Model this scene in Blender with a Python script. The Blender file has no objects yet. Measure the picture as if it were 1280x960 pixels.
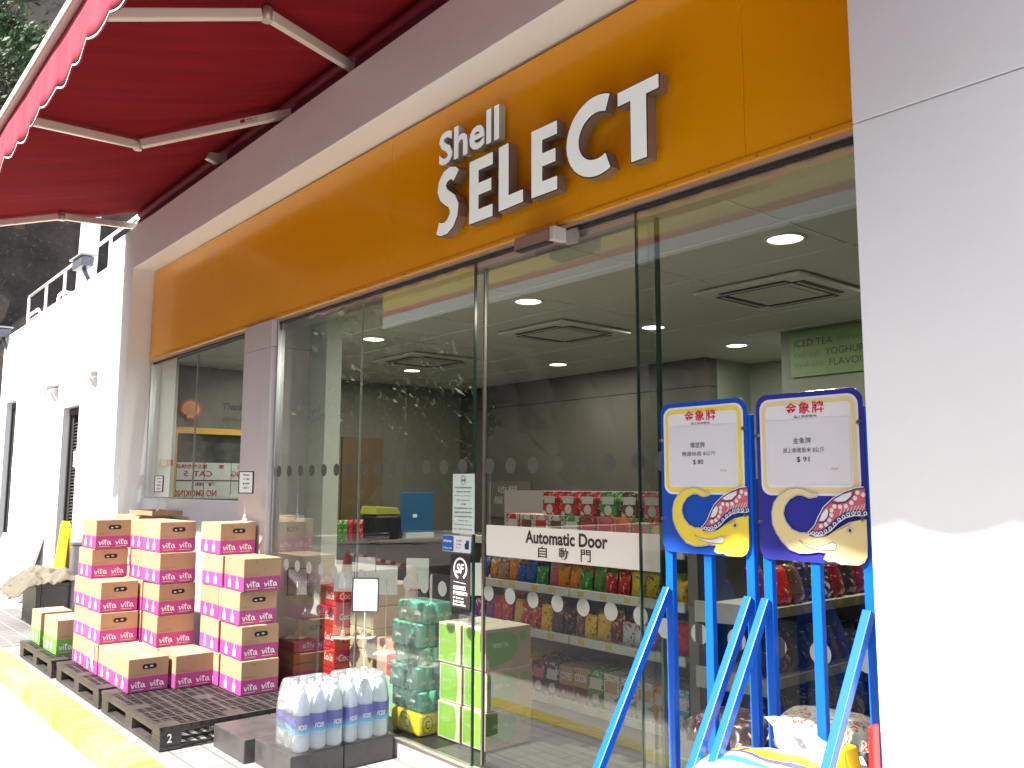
import bpy, bmesh, math, random
from mathutils import Vector, Matrix
from math import sin, cos, pi, radians
random.seed(7)
S = bpy.context.scene
C = S.collection

# ---------------------------------------------------------------- camera
cam = bpy.data.cameras.new("camera"); camo = bpy.data.objects.new("camera", cam); C.objects.link(camo)
yaw, pitch, roll = 0.868658, 0.1184106, 0.0027682
f = Vector((-sin(yaw)*cos(pitch), cos(yaw)*cos(pitch), sin(pitch)))
r = Vector((cos(yaw), sin(yaw), 0)); u = r.cross(f)
r2 = r*cos(roll) + u*sin(roll); u2 = -r*sin(roll) + u*cos(roll)
M = Matrix((r2, u2, -f)).transposed().to_4x4(); M.translation = Vector((0, 0, 1.65))
camo.matrix_world = M
cam.sensor_width = 36; cam.lens = 36*1077.46/1280; cam.clip_start = 0.05; cam.clip_end = 400
S.camera = camo

# ---------------------------------------------------------------- world, sun, exposure
W = bpy.data.worlds.new("World"); S.world = W; W.use_nodes = True
nt = W.node_tree; bg = nt.nodes["Background"]
sky = nt.nodes.new("ShaderNodeTexSky"); sky.sky_type = 'NISHITA'; sky.sun_disc = False
SUN_EL = 52.4
sky.sun_elevation = radians(SUN_EL); sky.sun_rotation = radians(180); sky.dust_density = 2.0
nt.links.new(sky.outputs[0], bg.inputs[0]); bg.inputs[1].default_value = 0.15
sl = bpy.data.lights.new("sun", 'SUN'); sl.energy = 5.0; sl.angle = radians(0.9); sl.color = (1, .955, .89)
so = bpy.data.objects.new("sun", sl); C.objects.link(so)
so.rotation_euler = (radians(90-SUN_EL), 0, radians(-2))
S.view_settings.view_transform = 'Standard'; S.view_settings.look = 'None'
S.view_settings.gamma = 1; S.view_settings.use_curve_mapping = False
S.view_settings.exposure = 1.55
S.cycles.max_bounces = 10; S.cycles.diffuse_bounces = 5; S.cycles.transparent_max_bounces = 24
S.cycles.glossy_bounces = 4; S.cycles.sample_clamp_indirect = 6
S.cycles.use_denoising = True

# ---------------------------------------------------------------- materials
MATS = {}
def mat(name, col, rough=.5, metal=0, noise=0, nscale=8, bump=0, bscale=40, emit=None, es=0, alpha=None, trans=0, coat=0, stretch=None, spec=.5):
    if name in MATS: return MATS[name]
    m = bpy.data.materials.new(name); m.use_nodes = True; MATS[name] = m
    n = m.node_tree.nodes; l = m.node_tree.links; b = n["Principled BSDF"]
    b.inputs["Base Color"].default_value = (*col, 1); b.inputs["Roughness"].default_value = rough
    b.inputs["Metallic"].default_value = metal; b.inputs["Coat Weight"].default_value = coat
    b.inputs["Specular IOR Level"].default_value = spec
    b.inputs["Transmission Weight"].default_value = trans
    if emit: b.inputs["Emission Color"].default_value = (*emit, 1); b.inputs["Emission Strength"].default_value = es
    if noise or bump:
        tc = n.new("ShaderNodeTexCoord"); mp = n.new("ShaderNodeMapping"); l.new(tc.outputs["Object"], mp.inputs[0])
        if stretch: mp.inputs["Scale"].default_value = stretch
    if noise:
        t = n.new("ShaderNodeTexNoise"); t.inputs["Scale"].default_value = nscale; t.inputs["Detail"].default_value = 6
        t.inputs["Roughness"].default_value = .65
        l.new(mp.outputs[0], t.inputs[0])
        mr = n.new("ShaderNodeMapRange"); mr.inputs[1].default_value = .3; mr.inputs[2].default_value = .7
        mr.inputs[3].default_value = 1-noise; mr.inputs[4].default_value = 1+noise; l.new(t.outputs[0], mr.inputs[0])
        mx = n.new("ShaderNodeVectorMath"); mx.operation = 'SCALE'; mx.inputs[0].default_value = col
        l.new(mr.outputs[0], mx.inputs["Scale"]); l.new(mx.outputs[0], b.inputs["Base Color"])
        rr = n.new("ShaderNodeMapRange"); rr.inputs[3].default_value = max(0, rough-.08); rr.inputs[4].default_value = min(1, rough+.1)
        l.new(t.outputs[0], rr.inputs[0]); l.new(rr.outputs[0], b.inputs["Roughness"])
    if bump:
        t2 = n.new("ShaderNodeTexNoise"); t2.inputs["Scale"].default_value = bscale; t2.inputs["Detail"].default_value = 4
        l.new(mp.outputs[0], t2.inputs[0])
        bp = n.new("ShaderNodeBump"); bp.inputs["Strength"].default_value = bump; bp.inputs["Distance"].default_value = .01
        l.new(t2.outputs[0], bp.inputs["Height"]); l.new(bp.outputs[0], b.inputs["Normal"])
    return m

def glassmat(name, tint, ior=1.5):
    m = bpy.data.materials.new(name); m.use_nodes = True; n = m.node_tree.nodes; l = m.node_tree.links
    n.remove(n["Principled BSDF"]); out = n["Material Output"]
    fr = n.new("ShaderNodeFresnel"); fr.inputs[0].default_value = ior
    ge = n.new("ShaderNodeNewGeometry"); inv = n.new("ShaderNodeMath"); inv.operation = 'SUBTRACT'; inv.inputs[0].default_value = 1
    l.new(ge.outputs["Backfacing"], inv.inputs[1])
    mu = n.new("ShaderNodeMath"); mu.operation = 'MULTIPLY'; l.new(fr.outputs[0], mu.inputs[0]); l.new(inv.outputs[0], mu.inputs[1])
    m2 = n.new("ShaderNodeMath"); m2.operation = 'MULTIPLY'; m2.inputs[1].default_value = 2.8; m2.use_clamp = True; l.new(mu.outputs[0], m2.inputs[0])
    tr = n.new("ShaderNodeBsdfTransparent"); tr.inputs[0].default_value = (*tint, 1)
    gl = n.new("ShaderNodeBsdfGlossy"); gl.inputs["Roughness"].default_value = 0.0
    mx = n.new("ShaderNodeMixShader"); l.new(m2.outputs[0], mx.inputs[0]); l.new(tr.outputs[0], mx.inputs[1]); l.new(gl.outputs[0], mx.inputs[2])
    l.new(mx.outputs[0], out.inputs[0]); return m
GLASS = glassmat("shop_glass", (.88, .905, .875))

def tilemat(name, c1, c2, mortar, sc, rough=.7, off=.5, bw=.5, rh=.5, noise=.12, msize=.012):
    m = mat(name, c1, rough, noise=noise, nscale=3, bump=.15, bscale=90)
    n = m.node_tree.nodes; l = m.node_tree.links; b = n["Principled BSDF"]
    tc = n.new("ShaderNodeTexCoord"); br = n.new("ShaderNodeTexBrick"); l.new(tc.outputs["Object"], br.inputs[0])
    br.inputs["Scale"].default_value = sc; br.offset = off; br.inputs["Brick Width"].default_value = bw; br.inputs["Row Height"].default_value = rh
    br.inputs["Mortar Size"].default_value = msize
    br.inputs["Color1"].default_value = (*c1, 1); br.inputs["Color2"].default_value = (*c2, 1); br.inputs["Mortar"].default_value = (*mortar, 1)
    t = n.new("ShaderNodeTexNoise"); t.inputs["Scale"].default_value = 2.3; t.inputs["Detail"].default_value = 8; l.new(tc.outputs["Object"], t.inputs[0])
    mr = n.new("ShaderNodeMapRange"); mr.inputs[1].default_value = .3; mr.inputs[2].default_value = .7; mr.inputs[3].default_value = 1-noise; mr.inputs[4].default_value = 1+noise
    l.new(t.outputs[0], mr.inputs[0])
    sc_ = n.new("ShaderNodeVectorMath"); sc_.operation = 'SCALE'; l.new(br.outputs[0], sc_.inputs[0]); l.new(mr.outputs[0], sc_.inputs["Scale"])
    for lk in list(b.inputs["Base Color"].links): l.remove(lk)
    l.new(sc_.outputs[0], b.inputs["Base Color"]); return m

WHITE = mat("white_cladding", (.87, .885, .88), .35, noise=.02, nscale=2)
PLAST = mat("white_render_wall", (.80, .80, .79), .8, noise=.03, nscale=3, bump=.05)
ORANGE = mat("orange_panel", (1.0, .43, .0), .2, coat=.1, noise=.01, nscale=1)
ORANGE2 = mat("orange_edge", (.84, .38, .015), .3)
ALU = mat("aluminium", (.62, .61, .58), .3, metal=.8)
DARKGAP = mat("dark_gap", (.03, .03, .028), .6)
STEEL = mat("brushed_steel", (.55, .55, .54), .28, metal=1)
BLACKP = mat("black_plastic", (.028, .027, .028), .42, noise=.35, nscale=14)
GREYP = mat("worn_grey_plastic", (.075, .068, .066), .5, noise=.4, nscale=9)
KRAFT = mat("kraft_board", (.44, .285, .165), .8, noise=.05, nscale=6, bump=.05, bscale=200)
PINK = mat("magenta_print", (.47, .06, .26), .6, noise=.04, nscale=10)
GREENP = mat("green_print", (.15, .42, .06), .6)
def vary(m, lo, hi):
    n = m.node_tree.nodes; l = m.node_tree.links; bb = n["Principled BSDF"]; src = bb.inputs["Base Color"].links[0].from_socket
    oi = n.new("ShaderNodeObjectInfo"); mr = n.new("ShaderNodeMapRange"); mr.inputs[3].default_value = lo; mr.inputs[4].default_value = hi; l.new(oi.outputs["Random"], mr.inputs[0])
    v = n.new("ShaderNodeVectorMath"); v.operation = 'SCALE'; l.new(src, v.inputs[0]); l.new(mr.outputs[0], v.inputs["Scale"]); l.new(v.outputs[0], bb.inputs["Base Color"])
vary(KRAFT, .86, 1.10); vary(PINK, .85, 1.1)
PRINTW = mat("white_print", (.86, .84, .84), .6)
HOLE = mat("carton_hole", (.02, .016, .012), .9)
TAPE = mat("packing_tape", (.58, .42, .26), .25)
WALLIN = mat("interior_wall", (.22, .21, .18), .7, noise=.02)
CEIL = mat("ceiling_tile", (.52, .52, .455), .7, noise=.02)
LINEW = mat("ceiling_seam", (.68, .68, .62), .5)
ARMM = mat("awning_arm", (.72, .66, .58), .35)
BLUEP = mat("blue_powder_coat", (.006, .125, .66), .28, coat=.25)
LAMP = mat("lamp_face", (1, 1, 1), .5, emit=(1, .97, .9), es=3.5)
DOTM = mat("frosted_film", (.105, .107, .097), .9, spec=.1)

def awning_mat(nm, tf, tc_=None, c1=(.20, .011, .016), c2=(.25, .015, .021)):
    m = bpy.data.materials.new(nm); m.use_nodes = True; n = m.node_tree.nodes; l = m.node_tree.links
    b = n["Principled BSDF"]; out = n["Material Output"]
    b.inputs["Roughness"].default_value = .95; b.inputs['Specular IOR Level'].default_value = .08
    tc = n.new("ShaderNodeTexCoord"); t = n.new("ShaderNodeTexNoise"); mp = n.new("ShaderNodeMapping")
    mp.inputs["Scale"].default_value = (2.6, .25, .25); l.new(tc.outputs["Object"], mp.inputs[0]); l.new(mp.outputs[0], t.inputs[0]); t.inputs["Scale"].default_value = 3
    cr = n.new("ShaderNodeValToRGB"); cr.color_ramp.elements[0].color = (*c1, 1); cr.color_ramp.elements[1].color = (*c2, 1)
    cr.color_ramp.elements[0].position = .35; cr.color_ramp.elements[1].position = .65
    l.new(t.outputs[0], cr.inputs[0]); l.new(cr.outputs[0], b.inputs["Base Color"])
    bp = n.new("ShaderNodeBump"); bp.inputs["Strength"].default_value = .15; bp.inputs["Distance"].default_value = .05; l.new(t.outputs[0], bp.inputs["Height"]); l.new(bp.outputs[0], b.inputs["Normal"])
    tl = n.new("ShaderNodeBsdfTranslucent"); tl.inputs[0].default_value = (*(tc_ or (.42, .03, .05)), 1)
    mx = n.new("ShaderNodeMixShader"); mx.inputs[0].default_value = tf
    l.new(b.outputs[0], mx.inputs[1]); l.new(tl.outputs[0], mx.inputs[2]); l.new(mx.outputs[0], out.inputs[0]); return m
AWN = awning_mat('red_awning_fabric', .09)
VAL = awning_mat('sunlit_pink_valance', .25, (.8, .2, .27), (.50, .085, .12), (.56, .11, .145))  # same red cloth, with its sunlit overexposed pink put into the colour

# ---------------------------------------------------------------- helpers
class MB:
    def __init__(s): s.bm = bmesh.new(); s.mats = []
    def mi(s, m):
        if m not in s.mats: s.mats.append(m)
        return s.mats.index(m)
    def face(s, pts, m=None):
        vs = [s.bm.verts.new(p) for p in pts]
        fa = s.bm.faces.new(vs)
        if m: fa.material_index = s.mi(m)
        return fa
    def box(s, x0, x1, y0, y1, z0, z1, m=None, skip=()):
        if x0 > x1: x0, x1 = x1, x0
        if y0 > y1: y0, y1 = y1, y0
        if z0 > z1: z0, z1 = z1, z0
        P = [(x, y, z) for x in (x0, x1) for y in (y0, y1) for z in (z0, z1)]
        v = [s.bm.verts.new(p) for p in P]
        F = {'-x': (0, 1, 3, 2), '+x': (4, 6, 7, 5), '-y': (0, 4, 5, 1), '+y': (2, 3, 7, 6), '-z': (0, 2, 6, 4), '+z': (1, 5, 7, 3)}
        for k, ix in F.items():
            if k in skip: continue
            fa = s.bm.faces.new([v[i] for i in ix])
            if m: fa.material_index = s.mi(m)
    def prism(s, poly, z0, z1, m=None, mp=lambda p: p, side=None):
        """poly in (u,v); extruded along w from z0 to z1; mp maps (u,v,w) to world"""
        a = [s.bm.verts.new(mp((p[0], p[1], z0))) for p in poly]; b = [s.bm.verts.new(mp((p[0], p[1], z1))) for p in poly]
        fs = [s.bm.faces.new(a[::-1]), s.bm.faces.new(b)]; ss = []
        k = len(poly)
        for i in range(k): ss.append(s.bm.faces.new((a[i], a[(i+1) % k], b[(i+1) % k], b[i])))
        if m:
            for q in fs: q.material_index = s.mi(m)
            for q in ss: q.material_index = s.mi(side or m)
    def tube(s, pts, rad, m=None, n=10, caps=True, rads=None):
        pts = [Vector(p) for p in pts]; rings = []
        for i, p in enumerate(pts):
            d = (pts[min(i+1, len(pts)-1)]-pts[max(i-1, 0)]).normalized()
            a = d.cross(Vector((0, 0, 1)));
            if a.length < .01: a = d.cross(Vector((1, 0, 0)))
            a.normalize(); b = d.cross(a); R = rads[i] if rads else rad
            rings.append([s.bm.verts.new(p+a*R*cos(2*pi*k/n)+b*R*sin(2*pi*k/n)) for k in range(n)])
        for i in range(len(rings)-1):
            for k in range(n):
                fa = s.bm.faces.new((rings[i][k], rings[i][(k+1) % n], rings[i+1][(k+1) % n], rings[i+1][k])); fa.smooth = True
                if m: fa.material_index = s.mi(m)
        if caps:
            for g in (rings[0][::-1], rings[-1]):
                fa = s.bm.faces.new(g)
                if m: fa.material_index = s.mi(m)
    def bar(s, p, q, w, h, m=None, up=(0, 0, 1)):
        p, q = Vector(p), Vector(q); d = (q-p).normalized(); a = d.cross(Vector(up)).normalized(); b = a.cross(d).normalized()
        R = [[s.bm.verts.new(c+a*i*w/2+b*j*h/2) for i, j in ((-1, -1), (1, -1), (1, 1), (-1, 1))] for c in (p, q)]
        fs = [R[0][::-1], R[1]]+[(R[0][k], R[0][(k+1) % 4], R[1][(k+1) % 4], R[1][k]) for k in range(4)]
        for g in fs:
            fa = s.bm.faces.new(g)
            if m: fa.material_index = s.mi(m)
    def lathe(s, prof, c, m=None, n=20, closed=True):
        """prof: list of (r,z[,mat])"""
        rings = []
        for q in prof:
            rings.append([s.bm.verts.new((c[0]+q[0]*cos(2*pi*k/n), c[1]+q[0]*sin(2*pi*k/n), c[2]+q[1])) for k in range(n)])
        for i in range(len(rings)-1):
            mm = prof[i+1][2] if len(prof[i+1]) > 2 else m
            for k in range(n):
                fa = s.bm.faces.new((rings[i][k], rings[i][(k+1) % n], rings[i+1][(k+1) % n], rings[i+1][k])); fa.smooth = True
                if mm: fa.material_index = s.mi(mm)
        if closed:
            for g, q in ((rings[0][::-1], prof[0]), (rings[-1], prof[-1])):
                fa = s.bm.faces.new(g)
                if m: fa.material_index = s.mi(q[2] if len(q) > 2 else m)
    def build(s, name, m=None, parent=None, bevel=0, label=None, norm=True, seg=2):
        if norm: bmesh.ops.recalc_face_normals(s.bm, faces=s.bm.faces[:])
        me = bpy.data.meshes.new(name); s.bm.to_mesh(me); s.bm.free()
        if s.mats:
            for x in s.mats: me.materials.append(x)
        elif m: me.materials.append(m)
        o = bpy.data.objects.new(name, me); C.objects.link(o)
        if parent: par(o, parent)
        if bevel:
            b = o.modifiers.new("bevel", 'BEVEL'); b.width = bevel; b.segments = seg; b.limit_method = 'ANGLE'; b.angle_limit = radians(50)
        if label: o['label'] = label
        return o

def wmat(o):
    l = Matrix.Translation(o.location) @ o.rotation_euler.to_matrix().to_4x4()
    return wmat(o.parent) @ o.matrix_parent_inverse @ l if o.parent else l
def par(o, p):
    o.parent = p
    o.matrix_parent_inverse = wmat(p).inverted()

def thing(name, label, cat, loc=(0, 0, 0), group=None, kind=None):
    o = bpy.data.objects.new(name, None); C.objects.link(o); o.location = loc; o.empty_display_size = .1
    return tag(o, label, cat, group, kind)
def tag(o, label=None, cat=None, group=None, kind=None):
    if label: o['label'] = label
    if cat: o['category'] = cat
    if group: o['group'] = group
    if kind: o['kind'] = kind
    return o
def struct(o): o['kind'] = 'structure'; return o

def dup(root, delta, label=None, group=None, matmap=None):
    """copy a thing (Empty or mesh), its parts and sub-parts, moved by delta"""
    def cp(o, parent):
        c = o.copy(); C.objects.link(c)
        if parent: c.parent = parent; c.matrix_parent_inverse = o.matrix_parent_inverse.copy()
        for ch in o.children: cp(ch, c)
        return c
    k = cp(root, None); k.location = Vector(root.location)+Vector(delta)
    if label: k['label'] = label
    if group: k['group'] = group
    return k

_tc = {}
def text_mesh(body, bold=0, shear=0, res=3, spacing=1.0):
    key = (body, bold, shear, spacing)
    if key not in _tc:
        c = bpy.data.curves.new('t', 'FONT'); c.body = body; c.offset = bold; c.shear = shear; c.resolution_u = res; c.space_character = spacing
        o = bpy.data.objects.new('t', c); C.objects.link(o); bpy.context.view_layer.update()
        me = bpy.data.meshes.new_from_object(o)
        vs = [tuple(v.co) for v in me.vertices]; fs = [tuple(p.vertices) for p in me.polygons]
        bpy.data.objects.remove(o); bpy.data.curves.remove(c); bpy.data.meshes.remove(me)
        x0 = min(v[0] for v in vs); x1 = max(v[0] for v in vs); y0 = min(v[1] for v in vs); y1 = max(v[1] for v in vs)
        _tc[key] = ([((v[0]-x0), (v[1]-y0)) for v in vs], fs, x1-x0, y1-y0)
    return _tc[key]
def add_text(mb, body, u0, u1, v0, v1, w, mp, m=None, bold=0, shear=0, fit='box', ext=0, spacing=1.0):
    """place text in the rect u0..u1, v0..v1 at height w of the mapping"""
    vs, fs, tw, th = text_mesh(body, bold, shear, spacing=spacing)
    sx = (u1-u0)/tw; sy = (v1-v0)/th
    if fit == 'h': sx = sy*(1 if u1 > u0 else -1)
    V = [mb.bm.verts.new(mp((u0+x*sx, v0+y*sy, w))) for x, y in vs]
    for fc in fs:
        try: fa = mb.bm.faces.new([V[i] for i in fc])
        except ValueError: continue
        if m: fa.material_index = mb.mi(m)
    if ext:
        V2 = [mb.bm.verts.new(mp((u0+x*sx, v0+y*sy, w-ext))) for x, y in vs]
        edges = {}
        for fc in fs:
            for a, b in zip(fc, fc[1:]+fc[:1]): edges[(a, b)] = edges.get((a, b), 0)+1
        for (a, b) in edges:
            if (b, a) not in edges:
                fa = mb.bm.faces.new((V[a], V2[a], V2[b], V[b]))
                if m: fa.material_index = mb.mi(m)
# maps: w points outward from the surface toward the viewer
def mapY(y): return lambda p: (p[0], y-p[2], p[1])            # on a wall facing -Y: u=x, v=z
def mapX(x): return lambda p: (x+p[2], p[0], p[1])            # on a wall facing +X: u=y, v=z
def mapZ(z): return lambda p: (p[0], p[1], z+p[2])

def ribbon(pts, w):
    """outline polygon of a polyline of width w (w may be a list)"""
    n = len(pts); ws = w if isinstance(w, (list, tuple)) else [w]*n; L = []; R = []
    for i in range(n):
        a = Vector(pts[max(i-1, 0)]); b = Vector(pts[min(i+1, n-1)]); d = (b-a).normalized(); nn = Vector((-d[1], d[0]))
        p = Vector(pts[i]); L.append(tuple(p+nn*ws[i]/2)); R.append(tuple(p-nn*ws[i]/2))
    return L+R[::-1]
def ribfaces(mb, pts, w, z, mp, m=None):
    n = len(pts); P = ribbon(pts, w); L = P[:n]; R = P[n:][::-1]
    for i in range(n-1): mb.face([mp((*q, z)) for q in (L[i], R[i], R[i+1], L[i+1])], m)
def disc(mb, c, r_, z, mp, m=None, n=16, ry=None):
    ry = ry or r_
    mb.face([mp((c[0]+r_*cos(2*pi*k/n), c[1]+ry*sin(2*pi*k/n), z)) for k in range(n)], m)
def rrect(u0, u1, v0, v1, rad, n=5):
    P = []
    for cx, cy, a0 in ((u1-rad, v1-rad, 0), (u0+rad, v1-rad, 90), (u0+rad, v0+rad, 180), (u1-rad, v0+rad, 270)):
        for k in range(n+1): a = radians(a0+90*k/n); P.append((cx+rad*cos(a), cy+rad*sin(a)))
    return P
def inset(poly, d):
    P = [Vector(p) for p in poly]; n = len(P)
    area = sum(P[i][0]*P[(i+1) % n][1]-P[(i+1) % n][0]*P[i][1] for i in range(n)); sg = 1 if area > 0 else -1; out = []
    for i in range(n):
        a = (P[i]-P[i-1]).normalized(); b = (P[(i+1) % n]-P[i]).normalized()
        na = Vector((-a[1], a[0]))*sg; nb = Vector((-b[1], b[0]))*sg
        k = na+nb; k = k/max(.35, k.length_squared)*2 if k.length > .01 else na
        out.append(tuple(P[i]+k*d))
    return out
def arc(cx, cy, rx, ry, a0, a1, n=14):
    return [(cx+rx*cos(radians(a0+(a1-a0)*k/n)), cy+ry*sin(radians(a0+(a1-a0)*k/n))) for k in range(n+1)]

# ================================================================ SETTING
b = MB(); b.box(-90, 60, -60, 40, -.5, -.13)
ROADM = mat("concrete_road", (.44, .42, .375), .85, noise=.10, nscale=1.2, bump=.25, bscale=120)
struct(b.build("road", ROADM))
b = MB(); b.box(-28, 50, -33, -4.5, -.2, -.126); struct(b.build("forecourt", mat("added_dark_asphalt", (.055, .053, .05), .8, noise=.25, nscale=1.5, bump=.2, bscale=100)))  # dark sheet added to darken the ground reflected in the shop glass
PAVE = tilemat("paving_tiles", (.25, .24, .23), (.29, .28, .27), (.15, .145, .14), 1.0, off=0, bw=.40, rh=.20, msize=.008)
b = MB(); b.box(-60, 6, 1.885, 3.6, -.129, 0); struct(b.build("pavement", PAVE))
DPAVE = tilemat("dark_paving", (.13, .125, .12), (.16, .155, .15), (.26, .25, .24), 1.0, off=0, bw=.2, rh=.2, msize=.008)
b = MB(); b.box(-13.4, -10.3, 1.89, 2.72, -.05, .004); struct(b.build("dark_paving_strip", DPAVE))
# kerb with worn yellow paint
def kerb_mat():
    m = mat("yellow_kerb_paint", (.8, .68, .1), .75, bump=.3, bscale=60)
    n = m.node_tree.nodes; l = m.node_tree.links; bb = n["Principled BSDF"]; tc = n.new("ShaderNodeTexCoord")
    mp = n.new("ShaderNodeMapping"); mp.inputs["Scale"].default_value = (9, 2.2, 2.2); l.new(tc.outputs["Object"], mp.inputs[0])
    t = n.new("ShaderNodeTexNoise"); t.inputs["Scale"].default_value = 1.3; t.inputs["Detail"].default_value = 9; t.inputs["Roughness"].default_value = .7; l.new(mp.outputs[0], t.inputs[0])
    t2 = n.new("ShaderNodeTexNoise"); t2.inputs["Scale"].default_value = .8; l.new(tc.outputs["Object"], t2.inputs[0])
    ad = n.new("ShaderNodeMath"); ad.operation = 'ADD'; l.new(t.outputs[0], ad.inputs[0]); l.new(t2.outputs[0], ad.inputs[1])
    cr = n.new("ShaderNodeValToRGB"); e = cr.color_ramp.elements; e[0].position = .42; e[0].color = (.46, .35, .03, 1); e[1].position = .56; e[1].color = (.44, .40, .17, 1)
    hf = n.new("ShaderNodeMath"); hf.operation = 'MULTIPLY'; hf.inputs[1].default_value = .5; l.new(ad.outputs[0], hf.inputs[0]); l.new(hf.outputs[0], cr.inputs[0]); l.new(cr.outputs[0], bb.inputs["Base Color"]); return m
KERB = kerb_mat(); b = MB()
x = -40.0
while x < 5: b.box(x, x+.596, 1.69, 1.884, -.3, .003); x += .6
struct(b.build("kerb", KERB, bevel=.012))

# rock slopes (far left, and across the road: seen in the shop glass)
def slope(name, P, nu, nv, m, amp, seed):
    b = MB(); random.seed(seed); g = []
    for i in range(nu+1):
        row = []
        for j in range(nv+1):
            a, c = i/nu, j/nv
            p = (1-a)*(1-c)*Vector(P[0])+a*(1-c)*Vector(P[1])+a*c*Vector(P[2])+(1-a)*c*Vector(P[3])
            p += Vector((random.uniform(-1, 1), random.uniform(-1, 1), random.uniform(-.5, .5)))*amp*(0 if j == 0 else 1)
            row.append(b.bm.verts.new(p))
        g.append(row)
    for i in range(nu):
        for j in range(nv): b.bm.faces.new((g[i][j], g[i+1][j], g[i+1][j+1], g[i][j+1])).smooth = True
    return struct(b.build(name, m, norm=False))
ROCK = mat("sprayed_rock", (.050, .038, .031), .95, noise=.7, nscale=.8, bump=1.0, bscale=3)
def speckle(m):
    n = m.node_tree.nodes; l = m.node_tree.links; bb = n["Principled BSDF"]; src = bb.inputs["Base Color"].links[0].from_socket
    tc = n.new("ShaderNodeTexCoord"); t = n.new("ShaderNodeTexNoise"); t.inputs["Scale"].default_value = 6; t.inputs["Detail"].default_value = 10; t.inputs["Roughness"].default_value = .85
    l.new(tc.outputs["Object"], t.inputs[0]); cr = n.new("ShaderNodeValToRGB"); cr.color_ramp.elements[0].position = .56; cr.color_ramp.elements[1].position = .66
    l.new(t.outputs[0], cr.inputs[0]); mx = n.new("ShaderNodeMix"); mx.data_type = 'RGBA'; l.new(cr.outputs[0], mx.inputs[0]); l.new(src, mx.inputs[6]); mx.inputs[7].default_value = (.20, .16, .12, 1)
    l.new(mx.outputs[2], bb.inputs["Base Color"])
speckle(ROCK)
slope("hill", [(-29, -62, -1), (-29, 45, -1), (-36, 45, 34), (-36, -62, 34)], 84, 26, ROCK, .45, 3)
GREENROCK = mat("wooded_slope", (.035, .045, .02), .95, noise=.6, nscale=.5, bump=1, bscale=2)
slope("hill", [(60, -34, -1), (-60, -34, -1), (-60, -46, 24), (60, -46, 24)], 80, 20, GREENROCK, 1.0, 4)

# ================================================================ SHOP BUILDING
GY = 3.02
shop = thing("shop_building", "single storey shop front with white surround, orange fascia and tall glass", "shop", (-5.6, 3.02, 0))
OY = 2.757
# portal frame: left pillar (tapered), top band, right pillar
def yprism(name, poly, y0, y1, m, bevel=.004, label=None, parent=shop):
    b = MB(); b.prism(poly, y0, y1, m, lambda p: (p[0], p[2], p[1])); return b.build(name, m, parent, bevel=bevel, label=label)
yprism("frame_pillar", [(-10.07, 0), (-9.76, 0), (-9.63, 3.985), (-9.63, 4.45), (-10.47, 4.45)], OY, 3.30, WHITE, label="tapered white pillar at the far end of the shop front")
yprism("frame_header", [(-9.629, 3.985), (-1.43, 4.02), (-1.43, 4.455), (-9.629, 4.45)], OY, 3.30, WHITE)
yprism("frame_pillar", [(-1.429, 0), (3.2, 0), (3.2, 2.903), (-1.429, 2.903)], OY, 3.30, WHITE, bevel=.003, label="wide white clad pillar at the near end of the shop front")
yprism("frame_panel", [(-1.429, 2.907), (3.2, 2.907), (3.2, 4.6), (-1.429, 4.6)], OY, 3.30, WHITE, bevel=.003)
b = MB(); b.box(-1.42, 3.2, OY+.012, 3.2, 2.90, 2.907); b.box(-9.66, -1.5, 3.02, 3.3, 3.9, 4.2); b.build("panel_joint", mat("joint_grey", (.34, .31, .30), .6), shop)
# fascia of orange panels
b = MB()
seams = [-9.625, -7.56, -5.35, -3.13, -2.02, -1.435]
for a, c in zip([-9.625, -7.56, -4.78, -2.02], [-7.56, -4.78, -2.02, -1.435]): b.box(a+.0015, c-.0015, 2.985, 3.02, 3.022, 3.982)
b.build("fascia", ORANGE, shop, bevel=.002)
b = MB(); b.box(-9.625, -1.435, 2.978, 3.03, 2.996, 3.020)
b.build("fascia_trim", ORANGE2, shop, bevel=.002)
b = MB()
for i in range(34): disc(b, (-9.4+i*.24, 3.008), .005, .001, mapY(2.978), n=8)
b.build("trim_rivets", mat("rivet", (.25, .16, .05), .5, metal=.5), shop)
b = MB(); b.box(-9.625, -1.435, 2.995, 3.01, 2.972, 2.996, ALU); b.box(-9.625, -1.435, 3.012, 3.08, 2.955, 2.99, DARKGAP); b.box(-6.4, -1.435, 3.03, 3.12, 2.915, 2.953, ALU)
b.build("head_rail", ALU, shop)
# pier between the two windows
b = MB(); b.box(-7.05, -6.51, 2.96, 3.3, 0, 2.77); b.box(-7.05, -6.51, 2.96, 3.3, 2.774, 2.994)
b.build("pier", mat("pier_cladding", (.60, .57, .58), .4, noise=.02), shop, bevel=.003)
# wall under left window
b = MB(); b.box(-9.75, -7.052, 3.0, 3.3, 0, 1.515); b.build("window_wall", mat("pale_blue_panel", (.55, .61, .66), .5, noise=.03), shop, bevel=.004)
b = MB(); b.box(-9.64, -9.60, 3.0, 3.06, 1.52, 2.97); b.box(-7.09, -7.055, 3.0, 3.06, 1.52, 2.97); b.box(-6.505, -6.475, 3.0, 3.06, .14, 2.97); b.box(-9.6, -7.09, 3.0, 3.05, 1.52, 1.535)
b.build("window_frame", STEEL, shop, bevel=.002)
# sill
b = MB(); b.box(-6.5, -1.43, 3.025, 3.05, .0, .118, mat("sill_stone", (.50, .46, .42), .5, noise=.1)); b.box(-6.5, -1.43, 3.0, 3.045, .118, .128, ALU); b.box(-6.5, -1.43, 3.05, 3.24, .0, .123, BLACKP)
b.build("sill", None, shop, bevel=.002)
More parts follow.
